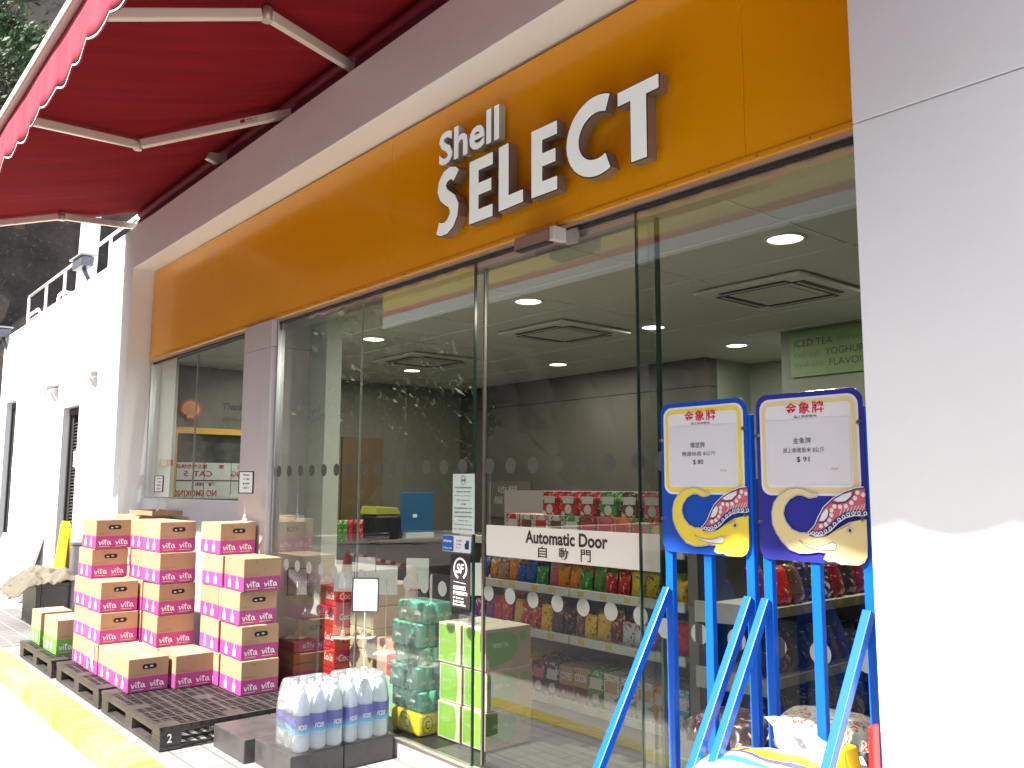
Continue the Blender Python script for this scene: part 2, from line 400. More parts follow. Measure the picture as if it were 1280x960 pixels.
# interior shell
FLOORM = tilemat("shop_floor", (.060, .060, .056), (.085, .085, .08), (.025, .025, .025), 1.0, off=0, bw=.6, rh=.08, rough=.35, msize=.006)
b = MB(); b.box(-10.0, 2.9, 3.24, 9.6, -.05, .12); b.build("shop_floor", FLOORM, shop)
b = MB(); b.box(-10.0, 2.9, 3.1, 9.6, 3.02, 3.16)
b.build("ceiling", CEIL, shop)
b = MB()
for yy in (3.86, 4.52, 5.9, 6.6): b.box(-9.9, 2.8, yy, yy+(.02 if yy < 4 else .009), 3.014, 3.0195)
for xx in (-9.0, -7.9, -6.8, -5.7, -4.6, -3.5, -2.4, -1.3): b.box(xx, xx+.008, 3.3, 7.4, 3.0145, 3.0193)
b.build("ceiling_seam", LINEW, shop)
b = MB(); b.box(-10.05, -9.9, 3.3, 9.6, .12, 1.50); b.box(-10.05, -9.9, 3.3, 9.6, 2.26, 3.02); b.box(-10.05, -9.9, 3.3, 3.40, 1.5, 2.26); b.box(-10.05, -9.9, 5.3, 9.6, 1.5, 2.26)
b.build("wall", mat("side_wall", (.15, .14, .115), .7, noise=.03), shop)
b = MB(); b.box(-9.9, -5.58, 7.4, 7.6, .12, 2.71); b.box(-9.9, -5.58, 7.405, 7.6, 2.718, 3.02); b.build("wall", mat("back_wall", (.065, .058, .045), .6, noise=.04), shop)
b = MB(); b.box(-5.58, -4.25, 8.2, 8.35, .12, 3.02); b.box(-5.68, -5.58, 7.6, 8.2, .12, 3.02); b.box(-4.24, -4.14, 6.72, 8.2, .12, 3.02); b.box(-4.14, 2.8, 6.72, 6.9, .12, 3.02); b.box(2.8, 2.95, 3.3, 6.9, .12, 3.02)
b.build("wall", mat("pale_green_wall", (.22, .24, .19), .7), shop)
b = MB(); b.box(-6.95, -6.22, 3.30, 3.44, .12, 3.02); b.build("column", mat("column_paint", (.60, .64, .58), .6, noise=.02), shop, bevel=.004)
b = MB(); b.box(-9.89, -9.62, 3.12, 3.30, .12, 3.02); b.build("column", mat("column_paint", (.60, .64, .58), .6), shop, bevel=.004)
# bigger shell: roof slab and back so no sky leaks in
b = MB(); b.box(-10.05, 3.15, 3.31, 9.7, 3.17, 4.3); b.box(-10.05, 3.15, 9.6, 9.7, 0, 3.17); b.box(-10.05, -10.0, 3.31, 9.6, 3.02, 3.17)
b.build("roof", PLAST, shop)
# yellow framed side window with the sheet of slope behind
b = MB(); 
for q in ((3.33, 5.36, 2.24, 2.31), (3.33, 3.41, 1.45, 2.24), (5.28, 5.36, 1.45, 2.24), (3.33, 5.36, 1.38, 1.45)): b.box(-9.90, -9.87, q[0], q[1], q[2], q[3])
b.build("side_window_frame", mat("yellow_frame", (.72, .42, .05), .4), shop, bevel=.003)
b = MB(); b.box(-10.0, -9.985, 3.40, 5.3, 1.45, 2.26); b.build("side_window_pane", mat("dim_grey_pane", (.085, .09, .075), .15, noise=.5, nscale=5), shop)
# side wall lettering
b = MB(); add_text(b, "Thank you", 3.915, 5.25, 2.515, 2.62, .003, mapX(-9.9), bold=.045, fit='h'); add_text(b, "and have a nice day", 3.925, 5.2, 2.39, 2.455, .003, mapX(-9.9), fit='h')
b.build("wall_lettering", mat("dark_lettering", (.04, .035, .03), .5), shop)
b = MB()
for i, (s_, w) in enumerate((("LATTE filling PASTRIES crispy", 1.15), ("hot COFFEE wrap MUFFIN", 1.1), ("cinnamon ROLL fresh", 1.0))): add_text(b, s_, 5.1, 5.1+w, 2.60-i*.135, 2.68-i*.135, .003, mapX(-9.9))
b.build("wall_lettering", mat("pale_lettering", (.16, .15, .12), .6), shop)
b = MB(); b.box(-9.9, -9.86, 5.5, 6.1, .12, 2.28); b.build("cupboard_door", mat("tan_cupboard", (.13, .085, .04), .5, noise=.06), shop, bevel=.004)
# green banner on the back wall
gb = thing("wall_banner", "green banner lettered with iced tea, yoghurt and flavours high on the back wall", "banner", (-3.6, 6.71, 2.6))
b = MB(); b.box(-4.13, -1.4, 6.69, 6.715, 2.60, 3.0); b.build("panel", mat("banner_green", (.16, .24, .085), .5, noise=.1, nscale=2), gb)
b = MB(); add_text(b, "ICED TEA", -4.09, -3.73, 2.86, 2.92, .002, mapY(6.69)); add_text(b, "YOGHURT", -3.80, -3.40, 2.765, 2.825, .002, mapY(6.69)); add_text(b, "FLAVOUR", -3.765, -3.38, 2.67, 2.73, .002, mapY(6.69))
b.build("lettering", mat("dark_lettering", (.04, .035, .03), .5), gb)
b = MB(); add_text(b, "thirst-quench", -3.69, -3.2, 2.86, 2.92, .002, mapY(6.69)); add_text(b, "refresh", -4.09, -3.84, 2.765, 2.825, .002, mapY(6.69)); add_text(b, "hydrate", -4.09, -3.82, 2.665, 2.725, .002, mapY(6.69))
b.build("lettering", mat("olive_lettering", (.10, .15, .055), .5), gb)

# glass panes
def pane(x0, x1, y, z0, z1, dots=(), skipdots=(), name="window_pane", t=.012):
    b = MB(); b.box(x0, x1, y, y+t, z0, z1); o = b.build(name, GLASS, shop)
    for z in dots:
        for i in range(-8, 40):
            cx = -6.42+.1855*i
            if x0+.03 < cx < x1-.03:
                b = MB(); disc(b, (cx, z), .044, .002, mapY(y), n=20); b.build("frosted_dot", DOTM, o, norm=False)
    return o
pane(-9.6, -8.302, 3.022, 1.535, 2.97); pane(-8.298, -7.09, 3.022, 1.535, 2.97)
pane(-6.455, -5.192, GY, .128, 2.955, (1.765, 1.055)); pane(-5.188, -3.915, GY, .128, 2.955, (1.765, 1.055))
pane(-3.865, -2.60, GY+.05, .14, 2.915, (1.765, 1.062), name="door_pane")
pane(-2.66, -1.46, GY, .128, 2.955, (1.765, 1.035))
EDGE = mat("glass_edge", (.02, .05, .04), .2)
for q in ((-5.1915, -5.1885, GY-.001, GY+.014, .128, 2.955), (-8.3015, -8.2985, 3.021, 3.036, 1.535, 2.97)):
    b = MB(); b.box(*q); b.build("glass_joint", mat("silicone_joint", (.30, .33, .30), .3), shop)
for q in ((-3.914, -3.906, GY-.001, GY+.016, .128, 2.955), (-2.668, -2.661, GY-.002, GY+.014, .128, 2.955), (-2.588, -2.576, GY+.045, GY+.07, .128, 2.915)):
    b = MB(); b.box(*q); b.build("glass_edge", EDGE, shop)
b = MB(); b.box(-3.886, -3.872, GY+.045, GY+.065, .128, 2.915); b.build("door_stile", mat("bronze_stile", (.24, .21, .18), .35, metal=.6), shop, bevel=.002)

# ---------------------------------------------------------------- shop sign letters
sign = thing("shop_sign", "raised white channel letters reading SELECT under smaller grey-white Shell on the orange fascia", "sign", (-3.4, 2.985, 3.1))
RET = mat("bronze_letter_return", (.30, .225, .19), .35, metal=.5); TRIM = mat("dark_letter_trim", (.05, .028, .022), .4); FACEW = mat("letter_face", (.84, .90, .87), .3, emit=(.9, 1, .95), es=.10)  # letter faces brightened by a faint emission, no lamp inside
def letter(name, poly, yf=2.902, yb=2.962, d=.0065):
    poly = [(p[0]*1.0114, 1.65+(p[1]-1.65)*1.0114) for p in poly]
    b = MB(); b.prism(poly, yf, yb, RET, lambda p: (p[0], p[2], p[1])); b.box(sum(p[0] for p in poly)/len(poly)-.01, sum(p[0] for p in poly)/len(poly)+.01, yb-.004, 2.986, min(p[1] for p in poly)+.03, min(p[1] for p in poly)+.05, RET)
    o = b.build("letter", RET, sign)
    b = MB(); b.prism(poly, yf-.002, yf-.0005, TRIM, lambda p: (p[0], p[2], p[1])); b.build("letter_trim", TRIM, o)
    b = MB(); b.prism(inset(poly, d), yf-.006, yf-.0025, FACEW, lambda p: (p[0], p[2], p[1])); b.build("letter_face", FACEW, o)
def rectE(x0, x1, z0, z1, s_=.092, t=.080, slant=0):
    zm = (z0+z1)/2+.004
    return [(x0, z0), (x1, z0), (x1, z0+t), (x0+s_, z0+t), (x0+s_, zm-t/2), (x1-.012, zm-t/2), (x1-.012, zm+t/2), (x0+s_, zm+t/2), (x0+s_, z1-t), (x1, z1-t), (x1, z1), (x0, z1)]
Sx = [(-3.892, 3.440), (-3.915, 3.462), (-3.955, 3.474), (-4.000, 3.462), (-4.030, 3.430), (-4.035, 3.393), (-4.015, 3.355), (-3.975, 3.325), (-3.935, 3.298), (-3.912, 3.260), (-3.915, 3.215), (-3.945, 3.172), (-3.990, 3.150), (-4.035, 3.150), (-4.075, 3.166)]
letter("S", ribbon(Sx, [.088]*5+[.098]*5+[.088]*5))
letter("E", rectE(-3.770, -3.552, 3.112, 3.487)); letter("L", [(-3.508, 3.122), (-3.298, 3.128), (-3.298, 3.206), (-3.416, 3.204), (-3.416, 3.496), (-3.508, 3.492)])
letter("E", rectE(-3.240, -3.036, 3.126, 3.496))
cx, cz = -2.775, 3.322
letter("C", ribbon(arc(cx+.01, cz, .165, .158, 62, 298, 22), .094))
letter("T", [(-2.552, 3.118), (-2.448, 3.118), (-2.448, 3.416), (-2.374, 3.418), (-2.374, 3.494), (-2.631, 3.488), (-2.631, 3.412), (-2.552, 3.414)])
b = MB(); add_text(b, "Shell", -4.150, -3.575, 3.578, 3.785, 0, mapY(2.925), bold=.026, ext=.045, spacing=1.02)
b.build("letter_word", mat("grey_word_return", (.42, .41, .39), .4), sign, norm=False)
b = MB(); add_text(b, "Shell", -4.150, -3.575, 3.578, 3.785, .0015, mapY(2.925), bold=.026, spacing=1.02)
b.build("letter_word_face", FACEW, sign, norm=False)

# ---------------------------------------------------------------- shop lights and ceiling units
k = 0
LL = [(-6.91, 4.15, "nearest the white column"), (-4.72, 4.15, "above the sliding door"), (-2.57, 4.15, "nearest the wide white pillar"), (-8.52, 5.65, "by the far ceiling cassette"), (-4.8, 5.65, "beyond the middle ceiling cassette"), (-4.9, 7.0, "deepest in the shop in front of the recess"), (-8.9, 4.15, "behind the small side window"), (-2.6, 5.75, "beyond the near ceiling cassette"), (-7.0, 6.6, "close to the back wall")]
for x, y, w in LL:
    t = thing("ceiling_downlight", "round recessed ceiling light " + w, "ceiling light", (x, y, 3.02), "recessed lights in the shop ceiling")
    b = MB(); b.lathe([(.118, -.001), (.118, -.010), (.095, -.010), (.095, -.002)], (x, y, 3.02), n=28, closed=False); b.build("ring", mat("light_ring", (.6, .6, .56), .4), t, norm=True)
    b = MB(); b.lathe([(.001, -.006), (.094, -.006)], (x, y, 3.02), n=28, closed=False); b.build("diffuser", LAMP, t)
    la = bpy.data.lights.new("downlight_lamp", 'AREA'); la.shape = 'DISK'; la.size = .18; la.energy = 11; la.color = (1, .95, .85)
    lo = bpy.data.objects.new("downlight_lamp", la); C.objects.link(lo); lo.location = (x, y, 2.998); par(lo, t)
CASS = mat("cassette_white", (.58, .57, .50), .5)
for i, (x, y, w) in enumerate(((-7.66, 5.25, "far"), (-5.44, 5.2, "middle"), (-3.30, 5.23, "near"))):
    t = thing("ceiling_air_conditioner", "square ceiling cassette air conditioner, the %s one of three" % w, "air conditioner", (x, y, 3.02), "ceiling cassette air conditioners")
    b = MB(); b.box(x-.42, x+.42, y-.42, y+.42, 2.985, 3.013); b.build("cover", CASS, t, bevel=.012)
    b = MB(); b.box(x-.2, x+.2, y-.2, y+.2, 2.978, 2.984); b.build("intake_grille", mat("cassette_grille", (.50, .49, .42), .6), t, bevel=.003)
    for dx, dy, lx, ly in ((0, -.3, .26, .045), (0, .3, .26, .045), (-.3, 0, .045, .26), (.3, 0, .045, .26)):
        b = MB(); b.box(x+dx-lx, x+dx+lx, y+dy-ly, y+dy+ly, 2.979, 2.9845, DARKGAP)
        if lx > ly: b.box(x+dx-lx+.01, x+dx+lx-.01, y+dy-.008, y+dy+.008, 2.976, 2.9785, CASS)
        else: b.box(x+dx-.008, x+dx+.008, y+dy-ly+.01, y+dy+ly-.01, 2.976, 2.9785, CASS)
        b.build("louvre", None, t)

# ---------------------------------------------------------------- motion sensor
t = thing("door_sensor", "small bronze and silver motion sensor box fixed over the sliding door", "sensor", (-3.27, 2.97, 2.9))
b = MB(); b.box(-3.42, -3.14, 2.90, 2.985, 2.895, 2.965); b.build("housing", mat("sensor_bronze", (.36, .26, .24), .3, metal=.4), t, bevel=.01)
b = MB(); b.box(-3.137, -3.10, 2.898, 2.987, 2.893, 2.967); b.build("end_cap", mat("sensor_silver", (.62, .60, .56), .35), t, bevel=.006)
b = MB(); b.box(-3.40, -3.15, 2.897, 2.94, 2.888, 2.8945); b.build("lens", DARKGAP, t)
b = MB(); b.box(-3.34, -3.02, 2.985, 3.0, 2.87, 2.955); b.build("bracket", STEEL, t)

# ---------------------------------------------------------------- stickers and the door strip
t = thing("door_sign", "cream strip on the sliding glass reading Automatic Door in English and Chinese", "sign", (-3.2, 3.06, 1.35))
b = MB(); b.box(-3.838, -2.585, 3.062, 3.067, 1.268, 1.436); b.build("strip", mat("cream_film", (.80, .77, .70), .5), t)
b = MB(); DK = mat("brown_black_print", (.045, .025, .02), .5)
add_text(b, "Automatic Door", -3.505, -2.905, 1.352, 1.420, .001, mapY(3.062), bold=.032)
for i, c_ in enumerate("自動門"): add_text(b, c_, -3.405+i*.158, -3.335+i*.158, 1.282, 1.342, .001, mapY(3.062), bold=.012)
b.build("lettering", DK, t, norm=False)
t = thing("notice_sticker", "tall pale green notice of small print on the glass beside the sliding door", "notice", (-4, 3.01, 1.55))
b = MB(); b.box(-4.09, -3.885, 3.010, 3.013, 1.382, 1.722); b.build("sheet", mat("pale_green_paper", (.62, .72, .66), .6), t)
b = MB(); ribfaces(b, arc(-3.988, 1.685, .024, .024, 0, 360, 20), .003, .001, mapY(3.010))
b.face([mapY(3.010)((p, q, .0012)) for p, q in ((-4.002, 1.697), (-4.002, 1.673), (-3.988, 1.684))]); b.face([mapY(3.010)((p, q, .0012)) for p, q in ((-3.974, 1.697), (-3.988, 1.686), (-3.974, 1.673))])
y_ = 1.648
for s_, w_ in (("本店已安裝閉路電視", .16), ("監察系統保障", .13), ("CCTV in operation", .16), ("24 hours", .12), ("注意", .05), ("請勿攜帶寵物進入店內", .17), ("嚴禁吸煙及飲食", .16), ("店內貨品售出概不退換", .17), ("Thank you", .09), ("Please keep the door clear", .17), ("at all times", .17)):
    add_text(b, s_, -3.988-w_/2, -3.988+w_/2, y_-.010, y_, .001, mapY(3.010)); y_ -= .0235
b.build("lettering", DK, t, norm=False)
t = thing("payment_sticker", "blue and white payment card sticker under the pale green notice", "sticker", (-4.05, 3.01, 1.32))
b = MB(); b.prism(rrect(-4.185, -3.915, 1.275, 1.368, .012), 3.009, 3.0125, mat("sticker_white", (.75, .76, .82), .5), lambda p: (p[0], p[2], p[1])); b.build("sheet", None, t)
b = MB(); b.prism(rrect(-4.182, -4.075, 1.278, 1.365, .01), 3.0076, 3.0086, mat("sticker_blue", (.02, .12, .45), .4), lambda p: (p[0], p[2], p[1])); b.build("blue_field", None, t)
b = MB(); add_text(b, "alipay", -4.172, -4.088, 1.325, 1.345, .001, mapY(3.0076), PRINTW, bold=.02); add_text(b, "Alipay HK", -4.172, -4.088, 1.288, 1.300, .001, mapY(3.0076), PRINTW, bold=.02)
add_text(b, "支付寶", -4.05, -4.0, 1.335, 1.347, .001, mapY(3.009), DK); add_text(b, "WeChat", -4.05, -4.0, 1.315, 1.325, .001, mapY(3.009), DK); add_text(b, "Pay", -4.05, -4.01, 1.295, 1.305, .001, mapY(3.009), DK)
b.prism([(-3.965, 1.295), (-3.93, 1.295), (-3.93, 1.345), (-3.955, 1.345), (-3.955, 1.33), (-3.97, 1.325)], 3.0075, 3.0085, mat("navy_print", (.01, .03, .16), .5), lambda p: (p[0], p[2], p[1])); b.build("lettering", None, t, norm=False)
t = thing("courier_sticker", "tall black sticker with ringed SF mark and white writing low on the glass edge", "sticker", (-4, 3.01, 1.1))
b = MB(); b.prism(rrect(-4.105, -3.918, .965, 1.262, .012), 3.009, 3.0125, mat("sticker_black", (.03, .022, .022), .4), lambda p: (p[0], p[2], p[1])); b.build("sheet", None, t)
b = MB(); ribfaces(b, arc(-4.008, 1.185, .058, .056, -60, 250, 26), .013, .001, mapY(3.009)); add_text(b, "SF", -4.045, -3.972, 1.158, 1.212, .0012, mapY(3.009), bold=.02, shear=.15)
b.face([mapY(3.009)((p, q, .001)) for p, q in ((-4.07, 1.108), (-3.955, 1.102), (-3.955, 1.105), (-4.07, 1.111))])
add_text(b, "順豐速運", -4.075, -3.955, 1.065, 1.088, .001, mapY(3.009), bold=.02); add_text(b, "授權服務點", -4.075, -3.94, 1.035, 1.058, .001, mapY(3.009), bold=.02)
add_text(b, "SF Express", -4.075, -3.975, 1.012, 1.026, .001, mapY(3.009), bold=.02); add_text(b, "Authorised", -4.075, -3.975, .994, 1.008, .001, mapY(3.009), bold=.02); add_text(b, "Service Point", -4.075, -3.955, .976, .990, .001, mapY(3.009), bold=.02)
b.build("lettering", PRINTW, t, norm=False)
# dim sign on the shop glass reading small chinese (far inside)
# Shell emblem on the side wall
t = thing("shell_emblem", "red and yellow scallop shell emblem high on the side wall", "emblem", (-9.9, 3.54, 2.5))
def shellpoly(s_, cy, cz):
    P = [(cy-.38*s_, cz-.95*s_), (cy-.38*s_, cz-.62*s_), (cy-.78*s_, cz-.55*s_)]
    for k in range(0, 19):
        a = radians(200-220*k/18); rr = s_*(1+.05*abs(sin(k*pi/2)))*(.98); P.append((cy+rr*cos(a), cz+rr*.95*sin(a)))
    P += [(cy+.78*s_, cz-.55*s_), (cy+.38*s_, cz-.62*s_), (cy+.38*s_, cz-.95*s_)]; return P
b = MB(); b.prism(shellpoly(.125, 3.545, 2.515), .002, .012, mat("emblem_red", (.55, .05, .03), .4), mapX(-9.9)); b.build("shell_shape", None, t)
b = MB(); b.prism(shellpoly(.098, 3.545, 2.515), .013, .017, mat("emblem_yellow", (.80, .42, .04), .4), mapX(-9.9)); b.build("shell_shape", None, t)
b = MB()
for k in range(9):
    a = radians(165-150*k/8); p0 = (3.545+.022*cos(a), 2.44+.03*sin(a)); p1 = (3.545+.085*cos(a), 2.515+.075*sin(a))
    ribfaces(b, [p0, p1], [.004, .009], .018+k*.0002, mapX(-9.9))
b.build("ribs", mat("emblem_red", (.55, .05, .03), .4), t, norm=False)
# mirrored no-smoking panels seen from behind through the side window
t = thing("hazard_sign", "white sign panels with red lettering seen from the back in the yellow framed window", "sign", (-9.97, 4, 1.7))
for z0, z1 in ((1.50, 1.70), (1.715, 1.915)):
    for a in (3.45, 3.77, 4.09, 4.41):
        b = MB(); b.box(-9.978, -9.972, a, a+.312, z0, z1); b.build("panel", mat("sign_panel_white", (.62, .66, .66), .5), t)
RED = mat("sign_red", (.42, .03, .02), .5)
b = MB(); mp = mapX(-9.972)
for s_, a, c_, z0, z1 in (("泊", 4.22, 4.16, 1.845, 1.895), ("車", 4.0, 3.93, 1.845, 1.895), ("第五類危險品", 3.80, 3.44, 1.845, 1.895), ("ING", 4.25, 4.09, 1.755, 1.82), ("CAT. 5", 3.86, 3.53, 1.755, 1.82), ("不准", 3.90, 3.66, 1.645, 1.69), ("NO SMOKING", 3.92, 3.42, 1.525, 1.60)):
    add_text(b, s_, a, c_, z0, z1, .002, mp, bold=.025)
b.build("lettering", RED, t, norm=False)
b = MB(); b.box(-9.72, -9.70, 4.12, 4.24, 1.5, 1.80); b.prism([(3.95, 1.52), (4.4, 1.52), (4.36, 1.62), (4.24, 1.63), (4.24, 1.77), (4.20, 1.82), (4.18, 1.78), (4.15, 1.83), (4.12, 1.77), (4.12, 1.62), (4.0, 1.6)], 0, .02, None, lambda p: (-9.69+p[2], p[0], p[1]))
b.build("x_tmp", mat("white_card", (.66, .66, .60), .6)).name = "display_cutout"
tag(bpy.data.objects["display_cutout"], "white cut-out display card standing inside the small side window", "display card")
tag((lambda: (lambda b: (b.box(-9.89, -9.66, 4.0, 4.3, 1.38, 1.50), b.build("window_ledge_box", WALLIN))[1])(MB()))(), "low grey ledge box under the white cut-out card in the side window", "ledge")
t = thing("call_button", "small yellow and red alarm button at the left edge of the side window", "alarm button", (-9.6, 3.1, 1.9))
b = MB(); b.box(-9.6, -9.57, 3.14, 3.20, 1.86, 1.93); b.build("backplate", mat("button_yellow", (.7, .5, .1), .5), t, bevel=.004)
b = MB(); b.box(-9.6, -9.565, 3.205, 3.27, 1.865, 1.93); b.build("button", mat("button_red", (.5, .12, .08), .5), t, bevel=.008)

# ================================================================ AWNING
def aw_z(y): return 4.16+.300*(y-1.02)
aw = thing("retractable_awning", "red retractable fabric awning with scalloped valance on folding arms over the shop front", "awning", (-5, 2.9, 4.6))
b = MB(); X0, X1 = -9.97, -0.42; nx, ny = 90, 10; g = []
for i in range(nx+1):
    row = []
    for j in range(ny+1):
        x = X0+(X1-X0)*i/nx; a = j/ny; y = 1.0+(2.97-1.0)*a
        z = aw_z(y)+.012 - .028*sin(pi*a) + .006*sin(x*5.3)*sin(pi*a) + .004*sin(x*13)*sin(pi*a)
        row.append(b.bm.verts.new((x, y, z)))
    g.append(row)
for i in range(nx):
    for j in range(ny): b.bm.faces.new((g[i][j], g[i+1][j], g[i+1][j+1], g[i][j+1])).smooth = True
o = b.build("canopy", AWN, aw, norm=False)
so_ = o.modifiers.new("thick", 'SOLIDIFY'); so_.thickness = .002
def val_z(x):
    ph = ((x+.05) % .335)/.335; return 3.825 - .045*(1-abs(2*ph-1)**1.6)*1.0
def val_y(x, a): return 1.0 + .010*sin(x*6.1)*a + .003*sin(x*15+1)*a
b = MB(); n_ = 520; Lp = []
for i in range(n_+1):
    x = X0+(X1-X0)*i/n_; zb = val_z(x); zt = aw_z(1.0)-.03
    Lp.append([b.bm.verts.new((x, val_y(x, k/4), zt+(zb-zt)*k/4)) for k in range(5)])
for i in range(n_):
    for k in range(4): b.bm.faces.new((Lp[i][k], Lp[i+1][k], Lp[i+1][k+1], Lp[i][k+1])).smooth = True
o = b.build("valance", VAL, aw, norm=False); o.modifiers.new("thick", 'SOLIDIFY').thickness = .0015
b = MB()
for i in range(n_):
    xa = X0+(X1-X0)*i/n_; xb = X0+(X1-X0)*(i+1)/n_
    P = [(xa, val_y(xa, 1)-.004, val_z(xa)-.004), (xb, val_y(xb, 1)-.004, val_z(xb)-.004), (xb, val_y(xb, 1)-.004, val_z(xb)+.006), (xa, val_y(xa, 1)-.004, val_z(xa)+.006)]
    b.face(P); b.face([(p[0], p[1]+.008, p[2]) for p in P][::-1])
b.build("valance_piping", mat("white_piping", (.8, .77, .74), .6), aw, norm=False)
b = MB(); b.box(X0-.02, X1, .955, 1.01, aw_z(1.0)-.045, aw_z(1.0)+.03); b.build("front_bar", mat("front_bar_beige", (.66, .61, .52), .35), aw, bevel=.018, seg=3)
b = MB(); b.tube([(X0, 2.92, 4.70), (X1, 2.92, 4.70)], .045, n=16); b.build("roller", mat("roller_red", (.35, .03, .05), .6), aw)
b = MB(); b.box(X0, X1, 2.885, 2.93, 4.585, 4.635); b.build("mounting_bar", mat("dark_maroon", (.16, .05, .06), .5), aw)  # wall bar in one plain dark maroon
for nm, pts in (("a", [(-4.71, 1.05, aw_z(1.05)-.06), (-4.51, 1.95, aw_z(1.95)-.08), (-5.19, 2.90, 4.61)]), ("b", [(-6.40, 1.05, aw_z(1.05)-.06), (-7.04, 2.0, aw_z(2.0)-.08), (-6.14, 2.92, 4.61)]), ("c", [(-9.72, 1.05, aw_z(1.05)-.06), (-9.53, 2.01, aw_z(2.01)-.07), (-10.12, 2.92, 4.60)]), ("d", [(-1.2, 1.05, aw_z(1.05)-.06), (-1.0, 1.98, aw_z(1.98)-.08), (-1.7, 2.92, 4.61)])):
    b = MB()
    v0, v1, v2 = [Vector(p) for p in pts]
    b.bar(v0, v1-(v1-v0).normalized()*.03, .045, .062); b.bar(v1+(v2-v1).normalized()*.03, v2, .05, .068)
    o = b.build("folding_arm", ARMM, aw, bevel=.008)
    b = MB(); b.tube([v1+Vector((0, 0, -.042)), v1+Vector((0, 0, .042))], .032, n=14); b.build("elbow", mat("elbow_metal", (.5, .46, .40), .35, metal=.4), o)
    b = MB(); b.box(v2.x-.05, v2.x+.05, v2.y-.02, 2.99, v2.z-.05, v2.z+.06); b.build("shoulder_bracket", mat("elbow_metal", (.5, .46, .40), .35, metal=.4), o, bevel=.006)
    if nm == "b":
        d = (v2-v1).normalized(); nrm = Vector((0, 0, 1)).cross(d).normalized()
        # maker's sticker on the outer side of the upper arm
        p0 = v1+d*.86; side = -nrm if nrm.y > 0 else nrm; upv = d.cross(nrm).normalized(); upv = upv if upv.z > 0 else -upv
        mp = lambda p, p0=p0, d=d, side=side, upv=upv: tuple(p0+d*p[0]+upv*p[1]+side*(.0262+p[2]))
        b = MB(); b.face([mp(q) for q in ((0, -.022, .0), (.22, -.022, .0), (.22, .024, .0), (0, .024, .0))], mat("sticker_paper", (.8, .78, .74), .5))
        b.face([mp(q) for q in ((.006, -.012, .001), (.045, -.012, .001), (.045, .018, .001), (.006, .018, .001))], mat("sign_red", (.42, .03, .02), .5))
        add_text(b, "帳篷公司", .055, .15, .002, .016, .001, mp, DK); add_text(b, "AWNING", .055, .15, -.014, -.004, .001, mp, RED); b.build("maker_label", None, o, norm=False)
for x in (-7.45, -2.9):
    b = MB(); b.prism([(2.99, 4.52), (2.99, 4.66), (2.72, 4.62), (2.70, 4.56), (2.8, 4.53), (2.86, 4.57)], x-.03, x+.03, None, lambda p: (p[2], p[0], p[1]))
    b.build("support_bracket", mat("elbow_metal", (.5, .46, .40), .35, metal=.4), aw, bevel=.004)
# parapet wall the awning hangs from
b = MB(); b.box(-10.05, 3.15, 3.0, 3.3, 4.458, 4.9); b.build("parapet", mat("parapet_paint", (.42, .36, .36), .6), shop)

# ================================================================ NEIGHBOURING WHITE BUILDING
sv = thing("service_block", "sunlit white rendered service block with dark louvred doors beyond the shop", "building", (-14, 3, 0))
doors = ((-13.35, -12.5, 2.73), (-17.45, -16.6, 3.1)); vents = ((-14.50, -13.70, 2.78, 3.14), (-12.06, -11.70, 2.80, 3.12))
b = MB(); TOP = 4.31; EX = -18.05
def wallcell(x0, x1, z0, z1): b.box(x0, x1, 3.0, 3.3, z0, z1)
wallcell(EX, -17.45, 0, TOP); wallcell(-17.45, -16.6, 3.1, TOP); wallcell(-16.6, -14.5, 0, TOP)
wallcell(-14.5, -13.7, 0, 2.78); wallcell(-14.5, -13.7, 3.14, TOP); wallcell(-13.7, -13.35, 0, TOP); wallcell(-13.35, -12.5, 2.73, TOP); wallcell(-12.5, -12.06, 0, TOP)
wallcell(-12.06, -11.7, 0, 2.80); wallcell(-12.06, -11.7, 3.12, TOP); wallcell(-11.7, -10.09, 0, TOP)
b.box(EX, -10.5, 3.31, 8, 0, TOP-.01); b.build("wall", PLAST, sv)
b = MB(); b.box(-12.7, -10.5, 3.0, 3.3, TOP+.002, TOP+.11); b.box(-18.06, -12.7, 2.99, 3.3, TOP+.001, TOP+.035); b.build("parapet", PLAST, sv, bevel=.01)
LOUV = mat("dark_louvre_door", (.045, .035, .034), .45)
